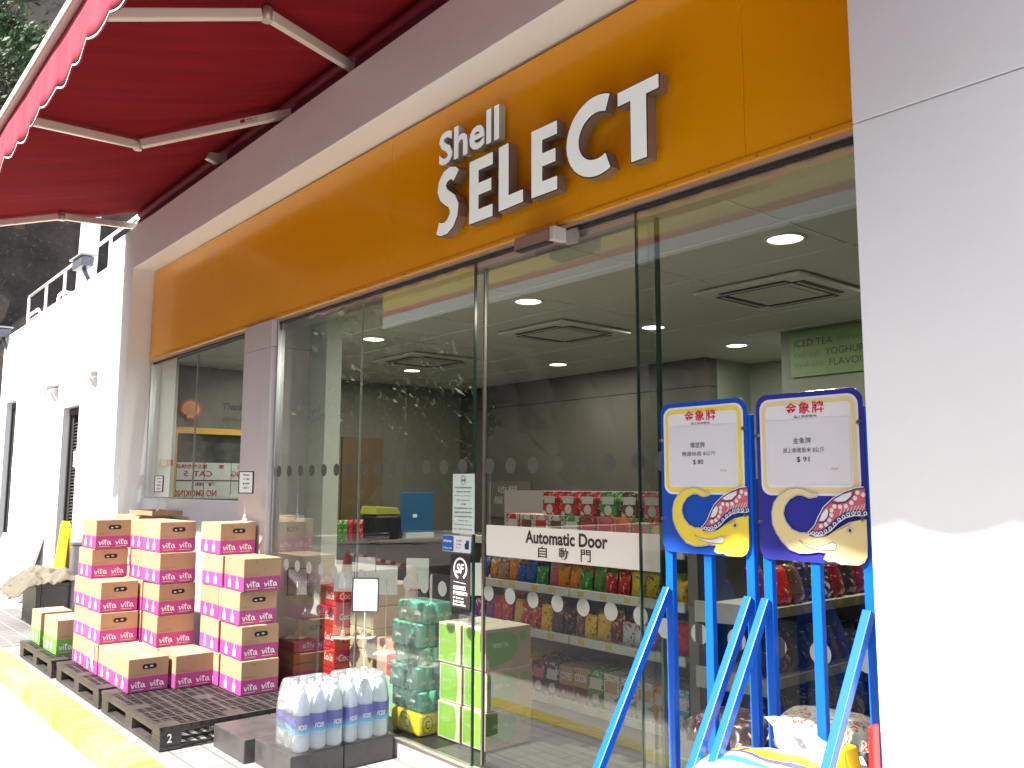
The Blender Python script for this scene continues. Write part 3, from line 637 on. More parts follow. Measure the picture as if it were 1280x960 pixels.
for i, (x0, x1, zt) in enumerate(doors):
    b = MB(); b.box(x0, x0+.06, 3.08, 3.2, 0, zt-.02); b.box(x1-.06, x1, 3.08, 3.2, 0, zt-.02); b.box(x0+.06, x1-.06, 3.08, 3.2, zt-.10, zt-.02); b.box(x0+.06, x0+.16, 3.11, 3.17, .02, zt-.1); b.box(x1-.16, x1-.06, 3.11, 3.17, .02, zt-.1)
    z = .12
    b.box(x0, x1, 3.2, 3.29, 0, zt, DARKGAP)
    while z < zt-.2:
        b.face([(x0+.16, 3.115, z), (x1-.16, 3.115, z), (x1-.16, 3.155, z+.03), (x0+.16, 3.155, z+.03)], LOUV); b.face([(x0+.16, 3.115, z-.004), (x1-.16, 3.115, z-.004), (x1-.16, 3.115, z), (x0+.16, 3.115, z)], ALU); z += .045
    o = b.build("louvred_door", LOUV, sv, label="dark louvred door " + ("near the shop pillar" if i == 0 else "at the far end of the white block"))
    for fa in o.data.polygons: pass
    b = MB(); b.tube([(x1-.10, 3.10, 1.17), (x1-.10, 3.05, 1.17), (x1-.24, 3.045, 1.17)], .012); b.box(x1-.13, x1-.07, 3.095, 3.108, 1.11, 1.23); b.build("handle", STEEL, o)
    b = MB(); b.box(x0+.33, x0+.55, 3.09, 3.105, 1.9, 2.12, PRINTW); add_text(b, "機房", x0+.36, x0+.52, 2.03, 2.09, .002, mapY(3.09), DK); add_text(b, "PUMP", x0+.36, x0+.52, 1.94, 1.98, .002, mapY(3.09), DK); b.build("notice", None, o, norm=False)
for (x0, x1, z0, z1) in vents:
    b = MB(); b.box(x0+.01, x1-.01, 3.12, 3.28, z0+.01, z1-.01, mat("recess_grey", (.28, .28, .28), .7))
    o = b.build("vent_recess", None, sv)
    b = MB(); xm = x1-.12
    for k in range(4): b.prism([(3.12, z0+.03), (3.02-.02*k % .05, z0+.12), (2.93, z1-.10), (3.12, z1-.06)], x0+.12+k*(x1-x0-.2)/4, x0+.12+(k+.72)*(x1-x0-.2)/4, None, lambda p: (p[2], p[0], p[1]))
    b.build("vent_hood", mat("hood_white", (.66, .62, .62), .5), o, bevel=.004)
# handrail on its roof
hr = thing("roof_handrail", "white painted tube handrail along the roof edge of the white block", "handrail", (-15, 3.5, 4.3))
b = MB(); HRM = mat("rail_paint", (.70, .66, .62), .4)
for x in (-19.4, -17.9, -16.5, -15.1, -13.75, -12.4, -11.0, -10.4):
    b = MB(); b.tube([(x, 3.6, 4.29), (x, 3.6, 5.42)], .026); b.build("post", HRM, hr)
for z in (5.44, 4.92): b = MB(); b.tube([(-19.4, 3.6, z), (-10.4, 3.6, z)], .024 if z > 5 else .02); b.build("rail", HRM, hr)
LAD = mat("ladder_white", (.80, .78, .78), .4)
lad = thing("roof_ladder_hoop", "curved white ladder guard hoops rising behind the white block handrail", "ladder guard", (-17, 3.9, 4.3))
for x, dy in ((-16.9, .5), (-15.6, .4)):
    b = MB(); b.tube([(x, 3.6, 4.2), (x, 3.6, 5.0)]+[(x-.0, 3.6+.12*(1-cos(radians(a))), 5.0+.12*sin(radians(a))) for a in range(15, 91, 15)]+[(x, 3.6+dy, 5.12), (x, 3.6+dy+.1, 5.02), (x, 3.6+dy+.12, 4.2)], .03); b.build("hoop", LAD, lad)
b = MB(); b.tube([(-19.5, 3.62, 4.2), (-19.5, 3.62, 4.98), (-19.42, 3.62, 5.06), (-18.6, 3.62, 5.06), (-18.45, 3.62, 4.98), (-18.2, 3.62, 4.7), (-18.15, 3.62, 4.2)], .03); b.build("hoop", LAD, lad)
# white post
b = MB(); b.prism([(-15.90, 4.2), (-15.35, 4.2), (-14.9, 9), (-15.45, 9)], 3.62, 3.80, None, lambda p: (p[0], p[2], p[1]))
tag(b.build("steel_post", mat("post_white", (.66, .66, .67), .4)), "thick white steel post rising behind the roof handrail", "post")
# cctv cameras
def cctv(x, y, z, lab, s_=1):
    t = thing("security_camera", lab, "security camera", (x, y, z))
    DKG = mat("camera_grey", (.10, .11, .13), .4)
    b = MB(); b.prism([(-.30*s_, -.06*s_), (.22*s_, -.07*s_), (.25*s_, .05*s_), (-.28*s_, .07*s_)], -.075*s_, .075*s_, None, lambda p: (x+p[0], y+p[2], z+p[1])); b.build("body", DKG, t, bevel=.015)
    b = MB(); b.prism([(-.36*s_, .075*s_), (.27*s_, .06*s_), (.29*s_, .08*s_), (-.36*s_, .10*s_)], -.10*s_, .10*s_, None, lambda p: (x+p[0], y+p[2], z+p[1])); b.build("hood", mat("camera_hood", (.34, .36, .38), .4), t, bevel=.006)
    b = MB(); b.tube([(x-.30*s_, y, z), (x-.335*s_, y, z)], .05*s_, n=16); b.build("lens", DARKGAP, t)
    b = MB(); b.tube([(x+.05, y, z-.07), (x+.07, y+.02, z-.16), (x+.1, y+.1, z-.30*s_)], .028); b.build("bracket", DKG, t)
cctv(-12.55, 2.95, 4.66, "grey bullet camera on the roof edge of the white block beside the shop pillar")
cctv(-17.9, 2.93, 4.40, "grey bullet camera at the far corner of the white block", 1.15)

# things along the white wall
b = MB(); b.prism([(-16.7, .01), (-13.95, .01), (-13.97, .90), (-16.7, .86)], 0, .04, None, lambda p: (p[0], 2.72+p[2]+.24*p[1]/.9, p[1]))
tag(b.build("leaning_board", mat("board_white", (.46, .455, .44), .6, noise=.02), bevel=.004), "large white board leaning against the white block wall", "board")
t = thing("floor_sign", "yellow folding floor sign standing behind the magenta cartons", "floor sign", (-12.0, 2.85, 0))
YS = mat("sign_yellow", (.85, .62, .01), .4)
for dy in (-.0, .13):
    b = MB(); b.prism([(-12.38, 0), (-11.78, 0), (-11.86, 1.17), (-11.92, 1.2), (-12.20, 1.2), (-12.25, 1.17)], 0, .02, None, lambda p, dy=dy: (p[0], 2.74+p[2]+(.07 if dy else .07)+(dy-.065)*(1.2-p[1])/1.2*1.3, p[1])); b.build("panel", YS, t, bevel=.006)
t = thing("grey_storage_bin", "upright dark grey storage bin between the yellow sign and the cartons", "bin", (-11.4, 2.8, 0))
b = MB(); b.box(-11.62, -11.45, 2.78, 2.98, 0, .93); b.build("body", mat("bin_grey", (.14, .135, .145), .5, noise=.1), t, bevel=.02)
b = MB(); b.box(-11.635, -11.435, 2.77, 2.985, .932, .97); b.build("lid", mat("bin_grey", (.14, .135, .145), .5), t, bevel=.01)
t = thing("black_crate", "black plastic crate under the beige cloth", "crate", (-11.8, 2.7, 0))
b = MB(); b.box(-12.2, -11.5, 2.42, 2.47, 0, .5); b.box(-12.2, -11.5, 2.87, 2.92, 0, .5); b.box(-12.2, -12.15, 2.47, 2.87, 0, .5); b.box(-11.55, -11.5, 2.47, 2.87, 0, .5); b.box(-12.15, -11.55, 2.47, 2.87, 0, .03); b.build("body", BLACKP, t, bevel=.008)
b = MB(); b.box(-12.22, -11.48, 2.40, 2.94, .46, .5); b.build("rim", BLACKP, t, bevel=.006)
# crumpled cloth
b = MB(); random.seed(5); nx, ny = 80, 80; g = []
from mathutils import noise as mn
for i in range(nx+1):
    row = []
    for j in range(ny+1):
        a, c = i/nx*2-1, j/ny*2-1
        x = -11.85+a*.52; y = 2.56+c*.42
        ed = max(0, max(abs(x+11.85)/.37, abs(y-2.67)/.27)-1)
        z = .545+.05*(1-a*a)*(1-c*c)+.08*mn.noise(Vector((x*4, y*5, 0)))+.075*(.5-abs(mn.noise(Vector((x*6+y*5, y*7, 3)))))+.03*(.5-abs(mn.noise(Vector((x*17-y*9, y*15, 7)))))-ed*.20
        row.append(b.bm.verts.new((x, y, z)))
    g.append(row)
for i in range(nx):
    for j in range(ny): b.bm.faces.new((g[i][j], g[i+1][j], g[i+1][j+1], g[i][j+1])).smooth = True
o = b.build("folded_cloth", mat("beige_canvas", (.14, .122, .09), .9, noise=.15, nscale=12, bump=.2)); o.modifiers.new("t", 'SOLIDIFY').thickness = .012
tag(o, "crumpled beige canvas cloth thrown over the black crate", "cloth")

# ================================================================ PALLETS
PALM = mat("black_pallet_plastic", (.055, .047, .045), .5, noise=.45, nscale=7, bump=.1)
def make_pallet(label):
    L, D, H = 1.27, 1.02, .15
    t = thing("plastic_pallet", label, "pallet", (-5.68, 1.94, 0), "black pallets set end to end along the kerb")
    X = lambda a: -5.68-a
    b = MB(); r1 = .012
    # deck: solid margins over the blocks + grid of thin ribs
    bl = [(0, .16), (.56, .71), (1.11, L)]; bd = [(0, .14), (.44, .58), (.88, D)]
    n1 = 30
    for i in range(n1+1):
        a = i*(L-r1)/n1; w = r1 if i % 5 else .022; b.box(X(a), X(a+w), 1.94, 1.94+D, .128, .15)
    n2 = 16
    for j in range(n2+1):
        c_ = j*(D-r1)/n2; w = r1 if j % 4 else .026; b.box(X(0), X(L), 1.94+c_, 1.94+c_+w, .1265, .1485)
    b.box(X(.0), X(L), 1.942, 1.965, .105, .147); b.box(X(.0), X(L), 1.94+D-.025, 1.94+D-.002, .105, .147)
    for s_ in (.002, L-.025): b.box(X(s_), X(s_+.023), 1.9405, 1.94+D-.001, .106, .1465)
    for q in bl:
        for w in bd: b.box(X(q[0]+.01), X(q[1]-.01), 1.94+w[0]+.01, 1.94+w[1]-.01, .144, .1492)
    b.build("deck", PALM, t)
    for q in bl:
        for w in bd:
            b = MB(); b.box(X(q[0]+.003), X(q[1]-.003), 1.943+w[0], 1.937+w[1], .03, .127)
            for z in (.055, .085, .11):
                b.box(X(q[0]-.001), X(q[0]+.0025), 1.943+w[0], 1.937+w[1], z, z+.004)
                b.box(X(q[0]+.003), X(q[1]-.003), 1.9395+w[0], 1.9425+w[0], z, z+.004)
            b.build("block", PALM, t, bevel=.006)
    for w in bd:
        b = MB(); b.box(X(0), X(L), 1.94+w[0], 1.94+w[1], .004, .028); b.build("skid", PALM, t, bevel=.005)
    b = MB()
    for i in range(8): b.box(X(.02+i*.16), X(.035+i*.16), 2.08, 2.84, .006, .024)
    b.build("base_rib", PALM, t)
    return t
pal = make_pallet("black plastic pallet nearest the camera, numbered 2, carrying magenta cartons")
b = MB(); add_text(b, "2", 1.985, 2.015, .05, .105, .003, mapX(-5.68), bold=.02); num = b.build("number", PRINTW, pal, norm=False)
num2 = dup(pal, (-1.35, 0, 0), "black plastic pallet in the middle of the row under the tall carton stacks")
num3 = dup(pal, (-2.71, -.02, 0), "black plastic pallet at the far end carrying the green cartons")
for p in (num2, num3):
    for ch in list(p.children):
        if ch.name.startswith("number"): bpy.data.objects.remove(ch)

# ================================================================ CARTONS
CL, CW, CH = .385, .288, .238
def vita_strokes(mb, u0, v0, h, mp, m, z=.0012, w=None, sx=1.0):
    """hand-drawn 'vita'; u direction may be scaled"""
    w = w or h*.19; k = [0]
    def st(pts, ww=1):
        k[0] += 1; n = len(pts); ribfaces(mb, [(u0+p[0]*h*sx, v0+p[1]*h) for p in pts], [w*ww*.8]+[w*ww]*(n-2)+[w*ww*.7] if n > 2 else w*ww, z+k[0]*.00008, mp, m)
    st([(0, .62), (.12, .58), (.24, .06), (.30, .05), (.52, .66)]); st([(.66, .62), (.70, .3), (.76, .04)])
    disc(mb, (u0+.66*h*sx, v0+.86*h), w*.6, z, mp, m, 8)
    st([(1.02, 1.05), (1.0, .5), (1.06, .08), (1.2, .06)]); st([(.80, .72), (1.32, .80)])
    st([(1.74, .62), (1.56, .66), (1.40, .45), (1.40, .18), (1.52, .06), (1.68, .2), (1.78, .6)]); st([(1.78, .62), (1.80, .22), (1.88, .08), (1.98, .08)])
def bottle_icon(mb, u, v, h, mp, m):
    w = h*.62
    mb.face([mp((u+p[0]*w, v+p[1]*h, .0012)) for p in ((-.5, 0), (.5, 0), (.52, .5), (.30, .68), (.12, .72), (.10, 1), (-.10, 1), (-.12, .72), (-.30, .68), (-.52, .5))], m)
ICONM = mat("icon_print", (.80, .70, .76), .6)
def make_carton(label, band, L=CL, W_=CW, H=CH, hole=True, name="drink_carton", group="magenta banded drink cartons stacked on the pallets", icons=1):
    """carton whose +X/-Y bottom corner is the origin"""
    t = thing(name, label, "carton", (0, 0, 0), group)
    g = .0015; hb = H*.44
    b = MB()
    b.box(-L, 0, 0, W_, 0, hb, band, skip=('+z', '-z')); b.box(-L, 0, 0, W_, hb, H, KRAFT, skip=('-z',))
    b.face([(-L, 0, 0), (-L, W_, 0), (0, W_, 0), (0, 0, 0)], KRAFT)
    bmesh.ops.remove_doubles(b.bm, verts=b.bm.verts[:], dist=.0001)
    b.build("box", None, t, bevel=.004)
    b = MB(); b.box(-L+.003, -.003, W_/2-.028, W_/2+.028, H-.0005, H+.0008); b.build("tape", TAPE, t)
    b = MB()
    hh = H*.20
    for u in (.022, W_/2+.012):
        vita_strokes(b, u, H*.125, hh*.96, mapX(.0008), PRINTW, sx=(W_/2-.040)/(1.98*hh*.96))
        b.face([mapX(.001)((p, q, 0)) for p, q in ((u, H*.07), (u+.095, H*.075), (u+.095, H*.085), (u, H*.08))] if False else [mapX(.001)((p, q, 0)) for p, q in ((u+.004, H*.066), (u+.09, H*.066), (u+.09, H*.078), (u+.004, H*.078))], PRINTW)
    for k in range(icons):
        cu = -L*(k+.5)/icons
        for d in (-.075, .075): bottle_icon(b, cu+d*(1 if icons == 1 else .5), H*.07, H*.35, mapY(-.0006), ICONM)
    b.build("lettering", None, t, norm=False)
    b = MB(); 
    for k, (y0, w) in enumerate(((.02, .11), (.02, .085), (W_*.62, .08))):
        if k < 2: b.face([mapX(.0008)((p, q, 0)) for p, q in ((y0, H*(.50+.035*k)), (y0+w, H*(.50+.035*k)), (y0+w, H*(.507+.035*k)), (y0, H*(.507+.035*k)))])
    b.face([mapX(.0008)((p, q, 0)) for p, q in ((W_*.30, H*.87), (W_*.36, H*.88), (W_*.35, H*.90), (W_*.31, H*.895))])
    b.build("fine_print", mat("maroon_print", (.28, .10, .06), .7), t, norm=False)
    if hole:
        b = MB(); b.prism(rrect(W_*.34, W_*.70, H*.665, H*.815, H*.073), .0004, .0012, HOLE, mapX(0)); o = b.build("hand_hole", HOLE, t)
        b = MB(); b.prism(rrect(W_*.40, W_*.47, H*.70, H*.75, H*.02), .0014, .0018, mat("bottle_cap_glimpse", (.55, .53, .50), .4), mapX(0)); b.prism(rrect(W_*.53, W_*.61, H*.72, H*.77, H*.02), .0014, .0018, mat("bottle_cap_glimpse", (.55, .53, .50), .4), mapX(0)); b.build("bottle_glimpse", None, o)
    return t
protoA = make_carton("x", PINK); protoB = make_carton("x", PINK, hole=False)
used = {0: False, 1: False}
r_y = {1: 2.045, 2: 2.348, 3: 2.642}
cart = [  # row, level, xnear, hole, dy, label
 (1, 1, -6.725, 1, 0, "magenta banded carton alone at the front of the near pallet, hand hole visible"),
 (1, 1, -7.115, 0, .004, "carton tucked directly behind the frontmost magenta carton in the kerb row"),
 (1, 1, -7.52, 0, 0, "bottom carton of the kerb side stack bearing a white sticker"),
 (1, 1, -7.91, 0, .006, "bottom carton of the kerb side stack nearest the green cartons"),
 (1, 2, -7.49, 1, 0, "second carton up on the kerb side stack, near end"),
 (1, 2, -7.89, 0, .004, "second carton up on the kerb side stack, far end"),
 (1, 3, -7.51, 1, -.004, "third carton up on the kerb side stack, its top open to the sun"),
 (1, 3, -7.90, 0, 0, "third carton up on the kerb side stack, far end"),
 (1, 4, -7.86, 1, .006, "fourth carton up on the kerb side stack"),
 (1, 5, -7.835, 1, .020, "topmost carton of the kerb side stack"),
 (2, 1, -6.65, 0, .010, "lone low magenta carton in the middle row without a hand hole"),
 (2, 1, -7.04, 0, 0, "bottom carton of the middle stack"),
 (2, 2, -7.075, 0, 0, "second carton up in the middle stack, just above the low cartons"),
 (2, 3, -7.075, 1, .004, "third carton up in the middle stack with a hand hole"),
 (2, 4, -7.075, 0, .0, "fourth carton up in the middle stack with a plain end"),
 (2, 5, -7.11, 1, .0, "topmost carton of the middle stack"),
 (2, 5, -7.50, 0, .004, "top level carton behind the topmost carton of the middle stack"),
 (2, 4, -7.48, 0, .0, "fourth level carton behind the middle stack"),
 (2, 3, -7.48, 0, .0, "third level carton behind the middle stack"),
 (2, 2, -7.48, 0, .0, "second level carton behind the middle stack"),
 (3, 1, -6.13, 0, .0, "bottom carton of the stack nearest the water bottles"),
 (3, 2, -6.155, 1, .004, "second carton up in the stack nearest the water bottles"),
 (3, 3, -6.195, 1, -.004, "third carton up in the stack nearest the water bottles"),
 (3, 4, -6.155, 0, .002, "topmost carton of the stack nearest the water bottles"),
 (3, 1, -6.55, 0, .0, "bottom carton of the wall side stack"), (3, 2, -6.58, 0, .0, "second carton up in the wall side stack"),
 (3, 3, -6.60, 0, .0, "third carton up in the wall side stack"), (3, 4, -6.56, 0, .004, "fourth carton up in the wall side stack"),
 (3, 5, -6.61, 1, -.002, "topmost carton of the wall side stack, standing in front of the pier"),
]
for k, lv in enumerate((1, 2, 3, 4, 5)):
    cart.append((3, lv, -8.62, 0, 0, "carton at level %s of the far stack by the window wall" % ("one", "two", "three", "four", "five")[k]))
    cart.append((3, lv, -9.02, 0, 0, "carton at level %s of the farthest stack against the window wall" % ("one", "two", "three", "four", "five")[k]))
for row, lv, xn, ho, dy, lab in cart:
    pr = protoA if ho else protoB
    z = .151+(lv-1)*(CH+.0045)
    o = dup(pr, (xn, r_y[row]+dy+.004, z+.0015), "kraft drink " + lab if lab.startswith("carton") else lab)
    o.rotation_euler = (0, 0, random.uniform(-.03, .03) if lv > 1 else 0)
def rmtree(o):
    for ch in list(o.children): rmtree(ch)
    bpy.data.objects.remove(o)
rmtree(protoA); rmtree(protoB)
# white sticker
b = MB(); b.face([mapY(2.045)(p) for p in ((-7.68, .26, .003), (-7.60, .26, .003), (-7.60, .375, .003), (-7.68, .375, .003))]); b.face([mapY(2.045)(p) for p in ((-7.665, .2, .0032), (-7.615, .2, .0032), (-7.615, .26, .0032), (-7.665, .26, .0032))])
tag(b.build("shipping_label", mat("paper_white", (.82, .82, .84), .5)), "white paper label stuck on the side of a bottom carton", "label")
g1 = make_carton("green banded drink carton farthest along the pallets", GREENP, .37, .27, .30, False, "drink_carton", "green banded drink cartons", 1); g1.location = (-9.25, 2.0, .152)
g2 = make_carton("green banded drink carton beside the kerb side magenta stack", GREENP, .48, .30, .30, False, "drink_carton", "green banded drink cartons", 1); g2.location = (-8.62, 2.0, .152)
t = thing("open_tray", "shallow brown cardboard tray lying on top of the far cartons", "tray", (-8.5, 2.8, 1.37))
b = MB(); b.box(-8.95, -8.28, 2.66, 2.94, 1.372, 1.378); 
for q in ((-8.95, -8.28, 2.66, 2.664), (-8.95, -8.28, 2.936, 2.94), (-8.95, -8.946, 2.664, 2.936), (-8.284, -8.28, 2.664, 2.936)): b.box(*q, 1.378, 1.415)
b.build("shell", mat("brown_card", (.36, .22, .12), .8), t)

# ================================================================ BLACK PLINTH BLOCKS + WATER BOTTLES
PLM = mat("dark_plinth", (.07, .064, .064), .38, noise=.25, nscale=10)
for (x0, x1, y0, y1, lab) in ((-5.60, -5.13, 2.25, 2.62, "black plastic plinth block butting the near pallet, kerb side"), (-5.60, -5.13, 2.625, 2.99, "black plastic plinth block butting the near pallet, glass side"), (-5.125, -4.655, 2.315, 2.655, "black plastic plinth block under the water bottles, kerb side"), (-5.125, -4.655, 2.66, 2.995, "black plastic plinth block under the water bottles, glass side")):
    b = MB(); b.box(x0, x1, y0, y1, .002, .14)
    tag(b.build("plinth_block", PLM, bevel=.006), lab, "plinth", "black plinth blocks beside the pallets")
PETM = mat("clear_pet", (.88, .95, 1.0), .08, trans=.38)
CAPM = mat("white_cap", (.80, .85, .88), .4)
def labelmat():
    m = mat("blue_water_label", (.02, .15, .6), .35); n = m.node_tree.nodes; l = m.node_tree.links; bb = n["Principled BSDF"]
    tc = n.new("ShaderNodeTexCoord"); sp = n.new("ShaderNodeSeparateXYZ"); l.new(tc.outputs["Object"], sp.inputs[0])
    t = n.new("ShaderNodeTexNoise"); t.inputs["Scale"].default_value = 30; l.new(tc.outputs["Object"], t.inputs[0])
    ma = n.new("ShaderNodeMath"); ma.operation = 'MULTIPLY_ADD'; ma.inputs[1].default_value = .03; l.new(t.outputs[0], ma.inputs[0]); l.new(sp.outputs[2], ma.inputs[2])
    mr = n.new("ShaderNodeMapRange"); mr.inputs[1].default_value = .108; mr.inputs[2].default_value = .20; l.new(ma.outputs[0], mr.inputs[0])
    cr = n.new("ShaderNodeValToRGB"); e = cr.color_ramp.elements; e[0].color = (.10, .62, .85, 1); e[0].position = .12; e[1].color = (.045, .06, .50, 1); e[1].position = .62
    e2 = cr.color_ramp.elements.new(0.0); e2.color = (.75, .85, .9, 1); l.new(mr.outputs[0], cr.inputs[0]); l.new(cr.outputs[0], bb.inputs["Base Color"]); return m
LABM = labelmat()
R_ = .0505
proto = thing("water_bottle", "x", "bottle", (0, 0, 0), "shrink wrapped water bottles on the black plinth")
b = MB(); b.lathe([(.030, 0), (.044, .006), (R_, .02), (R_, .095), (R_-.002, .10), (R_-.002, .21), (R_, .215), (R_, .23), (R_-.004, .262), (.030, .315), (.016, .34), (.014, .35)], (0, 0, 0), n=22); b.build("body", PETM, proto)
b = MB(); b.lathe([(R_+.0006, .098), (R_+.0006, .205)], (0, 0, 0), n=28, closed=False); lb = b.build("label_band", LABM, proto)
b = MB(); vs, fs, tw, th = text_mesh("ıcıs", .02, .25)
def cyl_map(p): a = -.62+p[0]/(R_+.0014); return ((R_+.0014+p[2])*cos(a), (R_+.0014+p[2])*sin(a), p[1])
add_text(b, "ıcıs", 0, .056, .128, .155, 0, cyl_map, bold=.022, shear=.25); b.build("lettering", PRINTW, lb, norm=False)
b = MB(); b.lathe([(.0165, .343), (.0165, .367), (.015, .37)], (0, 0, 0), n=18); b.build("cap", CAPM, proto)
rowsn = ("kerb end", "second from the kerb end", "third from the kerb end", "third from the glass end", "second from the glass end", "glass end")
coln = ("front row", "middle row", "back row")
for j in range(6):
    for i in range(3):
        o = dup(proto, (-4.712-i*.098, 2.405+j*.1045, .1415), "blue labelled water bottle in the %s, %s" % (coln[i], rowsn[j]))
        o.rotation_euler = (0, 0, random.uniform(-.35, .35))
rmtree(proto)
def wrapmat():
    m = bpy.data.materials.new("shrink_wrap"); m.use_nodes = True; n = m.node_tree.nodes; l = m.node_tree.links; n.remove(n["Principled BSDF"]); out = n["Material Output"]
    tr = n.new("ShaderNodeBsdfTransparent"); gl = n.new("ShaderNodeBsdfGlossy"); gl.inputs["Roughness"].default_value = .15; df = n.new("ShaderNodeBsdfDiffuse"); df.inputs[0].default_value = (.85, .88, .92, 1)
    lw = n.new("ShaderNodeFresnel"); lw.inputs[0].default_value = 1.35
    tc = n.new("ShaderNodeTexCoord"); t = n.new("ShaderNodeTexNoise"); t.inputs["Scale"].default_value = 14; t.inputs["Detail"].default_value = 5; l.new(tc.outputs["Object"], t.inputs[0])
    bp = n.new("ShaderNodeBump"); bp.inputs["Strength"].default_value = .8; bp.inputs["Distance"].default_value = .02; l.new(t.outputs[0], bp.inputs["Height"]); l.new(bp.outputs[0], gl.inputs["Normal"]); l.new(bp.outputs[0], lw.inputs["Normal"])
    a = n.new("ShaderNodeMixShader"); l.new(lw.outputs[0], a.inputs[0]); l.new(tr.outputs[0], a.inputs[1]); l.new(gl.outputs[0], a.inputs[2])
    c_ = n.new("ShaderNodeMixShader"); c_.inputs[0].default_value = .10; l.new(a.outputs[0], c_.inputs[1]); l.new(df.outputs[0], c_.inputs[2]); l.new(c_.outputs[0], out.inputs[0]); return m
WRAP = wrapmat()
for k, (ya, yb, lab) in enumerate(((2.352, 2.667, "clear shrink wrap round the kerb side pack of water bottles"), (2.670, 2.982, "clear shrink wrap round the glass side pack of water bottles"))):
    b = MB(); prof = [(.0, 1.0), (.08, 1.0), (.215, 1.0), (.30, .86), (.35, .72), (.372, .60)]; P = []; xc, yc = -4.81, (ya+yb)/2; hx, hy = .152, (yb-ya)/2
    for z, s_ in prof:
        ring = []
        for q in rrect(-hx*(s_*.5+.5), hx*(s_*.5+.5), -hy*(s_*.35+.65), hy*(s_*.35+.65), .045, 4): ring.append(b.bm.verts.new((xc+q[0], yc+q[1], .142+z)))
        P.append(ring)
    n_ = len(P[0])
    for i in range(len(P)-1):
        for q in range(n_): b.bm.faces.new((P[i][q], P[i][(q+1) % n_], P[i+1][(q+1) % n_], P[i+1][q])).smooth = True
    b.bm.faces.new(P[-1])
    tag(b.build("shrink_wrap", WRAP), lab, "shrink wrap", "shrink wrap film on the water packs")

# ================================================================ SIGN HOLDERS on stands
def holder(x, y, zb, h, lab, frame=True, ang=0, w=.155, hh=.20, writing=False, plate=True, dark=False):
    t = thing("sign_holder", lab, "sign holder", (x, y, zb), "small card holders on thin poles")
    R3 = Matrix.Rotation(ang, 4, 'Z')
    def q(p): v = R3 @ Vector(p); return (x+v.x, y+v.y, zb+v.z)
    if plate:
        b = MB(); b.prism(rrect(-.075, .075, -.055, .055, .01), 0, .005, None, q); b.build("base", mat("holder_white", (.78, .78, .76), .3), t)
    b = MB(); b.lathe([(.022, .005), (.012, .05), (.006, .06)], (x, y, zb), n=14); b.tube([(x, y, zb+.05), (x, y, zb+h-hh/2)], .004, n=8); b.build("pole", mat("pole_silver", (.62, .60, .58), .3, metal=.5), t)
    z0 = h-hh; z1 = h
    if frame:
        b = MB()
        for a in ((-w/2-.007, w/2+.007, z0-.007, z0), (-w/2-.007, w/2+.007, z1, z1+.007), (-w/2-.007, -w/2, z0, z1), (w/2, w/2+.007, z0, z1)):
            b.prism([(a[0], a[2]), (a[1], a[2]), (a[1], a[3]), (a[0], a[3])], -.005, .006, None, lambda p: q((p[0], p[2], p[1])))
        b.build("frame", BLACKP, t)
    b = MB(); b.prism([(-w/2, z0), (w/2, z0), (w/2, z1), (-w/2, z1)], -.002, .002, None, lambda p: q((p[0], p[2], p[1])))
    o = b.build("card", mat("grey_card", (.30, .30, .31), .25) if dark else mat("card_white", (.86, .88, .84), .5), t)
    if writing:
        b = MB()
        for k in range(4): add_text(b, ("特價", "每箱", "$48", "多買多平")[k], -w*.25, w*.25, z1-.03-k*.034, z1-.014-k*.034, 0, lambda p: q((p[0], -.0035, p[1])), bold=.01)
        b.build("lettering", DK, o, norm=False)
FA = .75
holder(-8.87, 2.90, 1.372, .37, "framed price card on a pole above the far cartons by the left window edge", ang=.35, writing=True, w=.115, hh=.15)
holder(-6.53, 2.80, 1.372, .385, "framed price card on a pole on top of the wall side carton stack", ang=.5, writing=True, w=.125, hh=.16)
holder(-6.38, 3.19, .471, .53, "dark framed card holder behind the glass beside the pier", ang=.75, dark=True)
holder(-5.88, 3.32, .52, .54, "plain white card on a pole behind glass, leftmost of the four above the drinks", ang=.7, frame=False)
holder(-5.64, 3.36, .55, .58, "taller white card with black edge among the four above the drinks", ang=.7)
holder(-5.25, 3.30, .50, .60, "plain cream card on a pole above the red and white drinks pack", ang=.7, frame=False)
holder(-4.90, 3.32, .68, .49, "cream card on a pole standing on the green can packs", ang=.7, frame=False)
holder(-4.35, 3.36, .815, .36, "card holder behind the black courier sticker on the green cartons", ang=.7, frame=False)
holder(-4.66, 2.78, .515, .575, "bright white card in a black frame outdoors on top of the water bottles", ang=.75, w=.15, hh=.19)

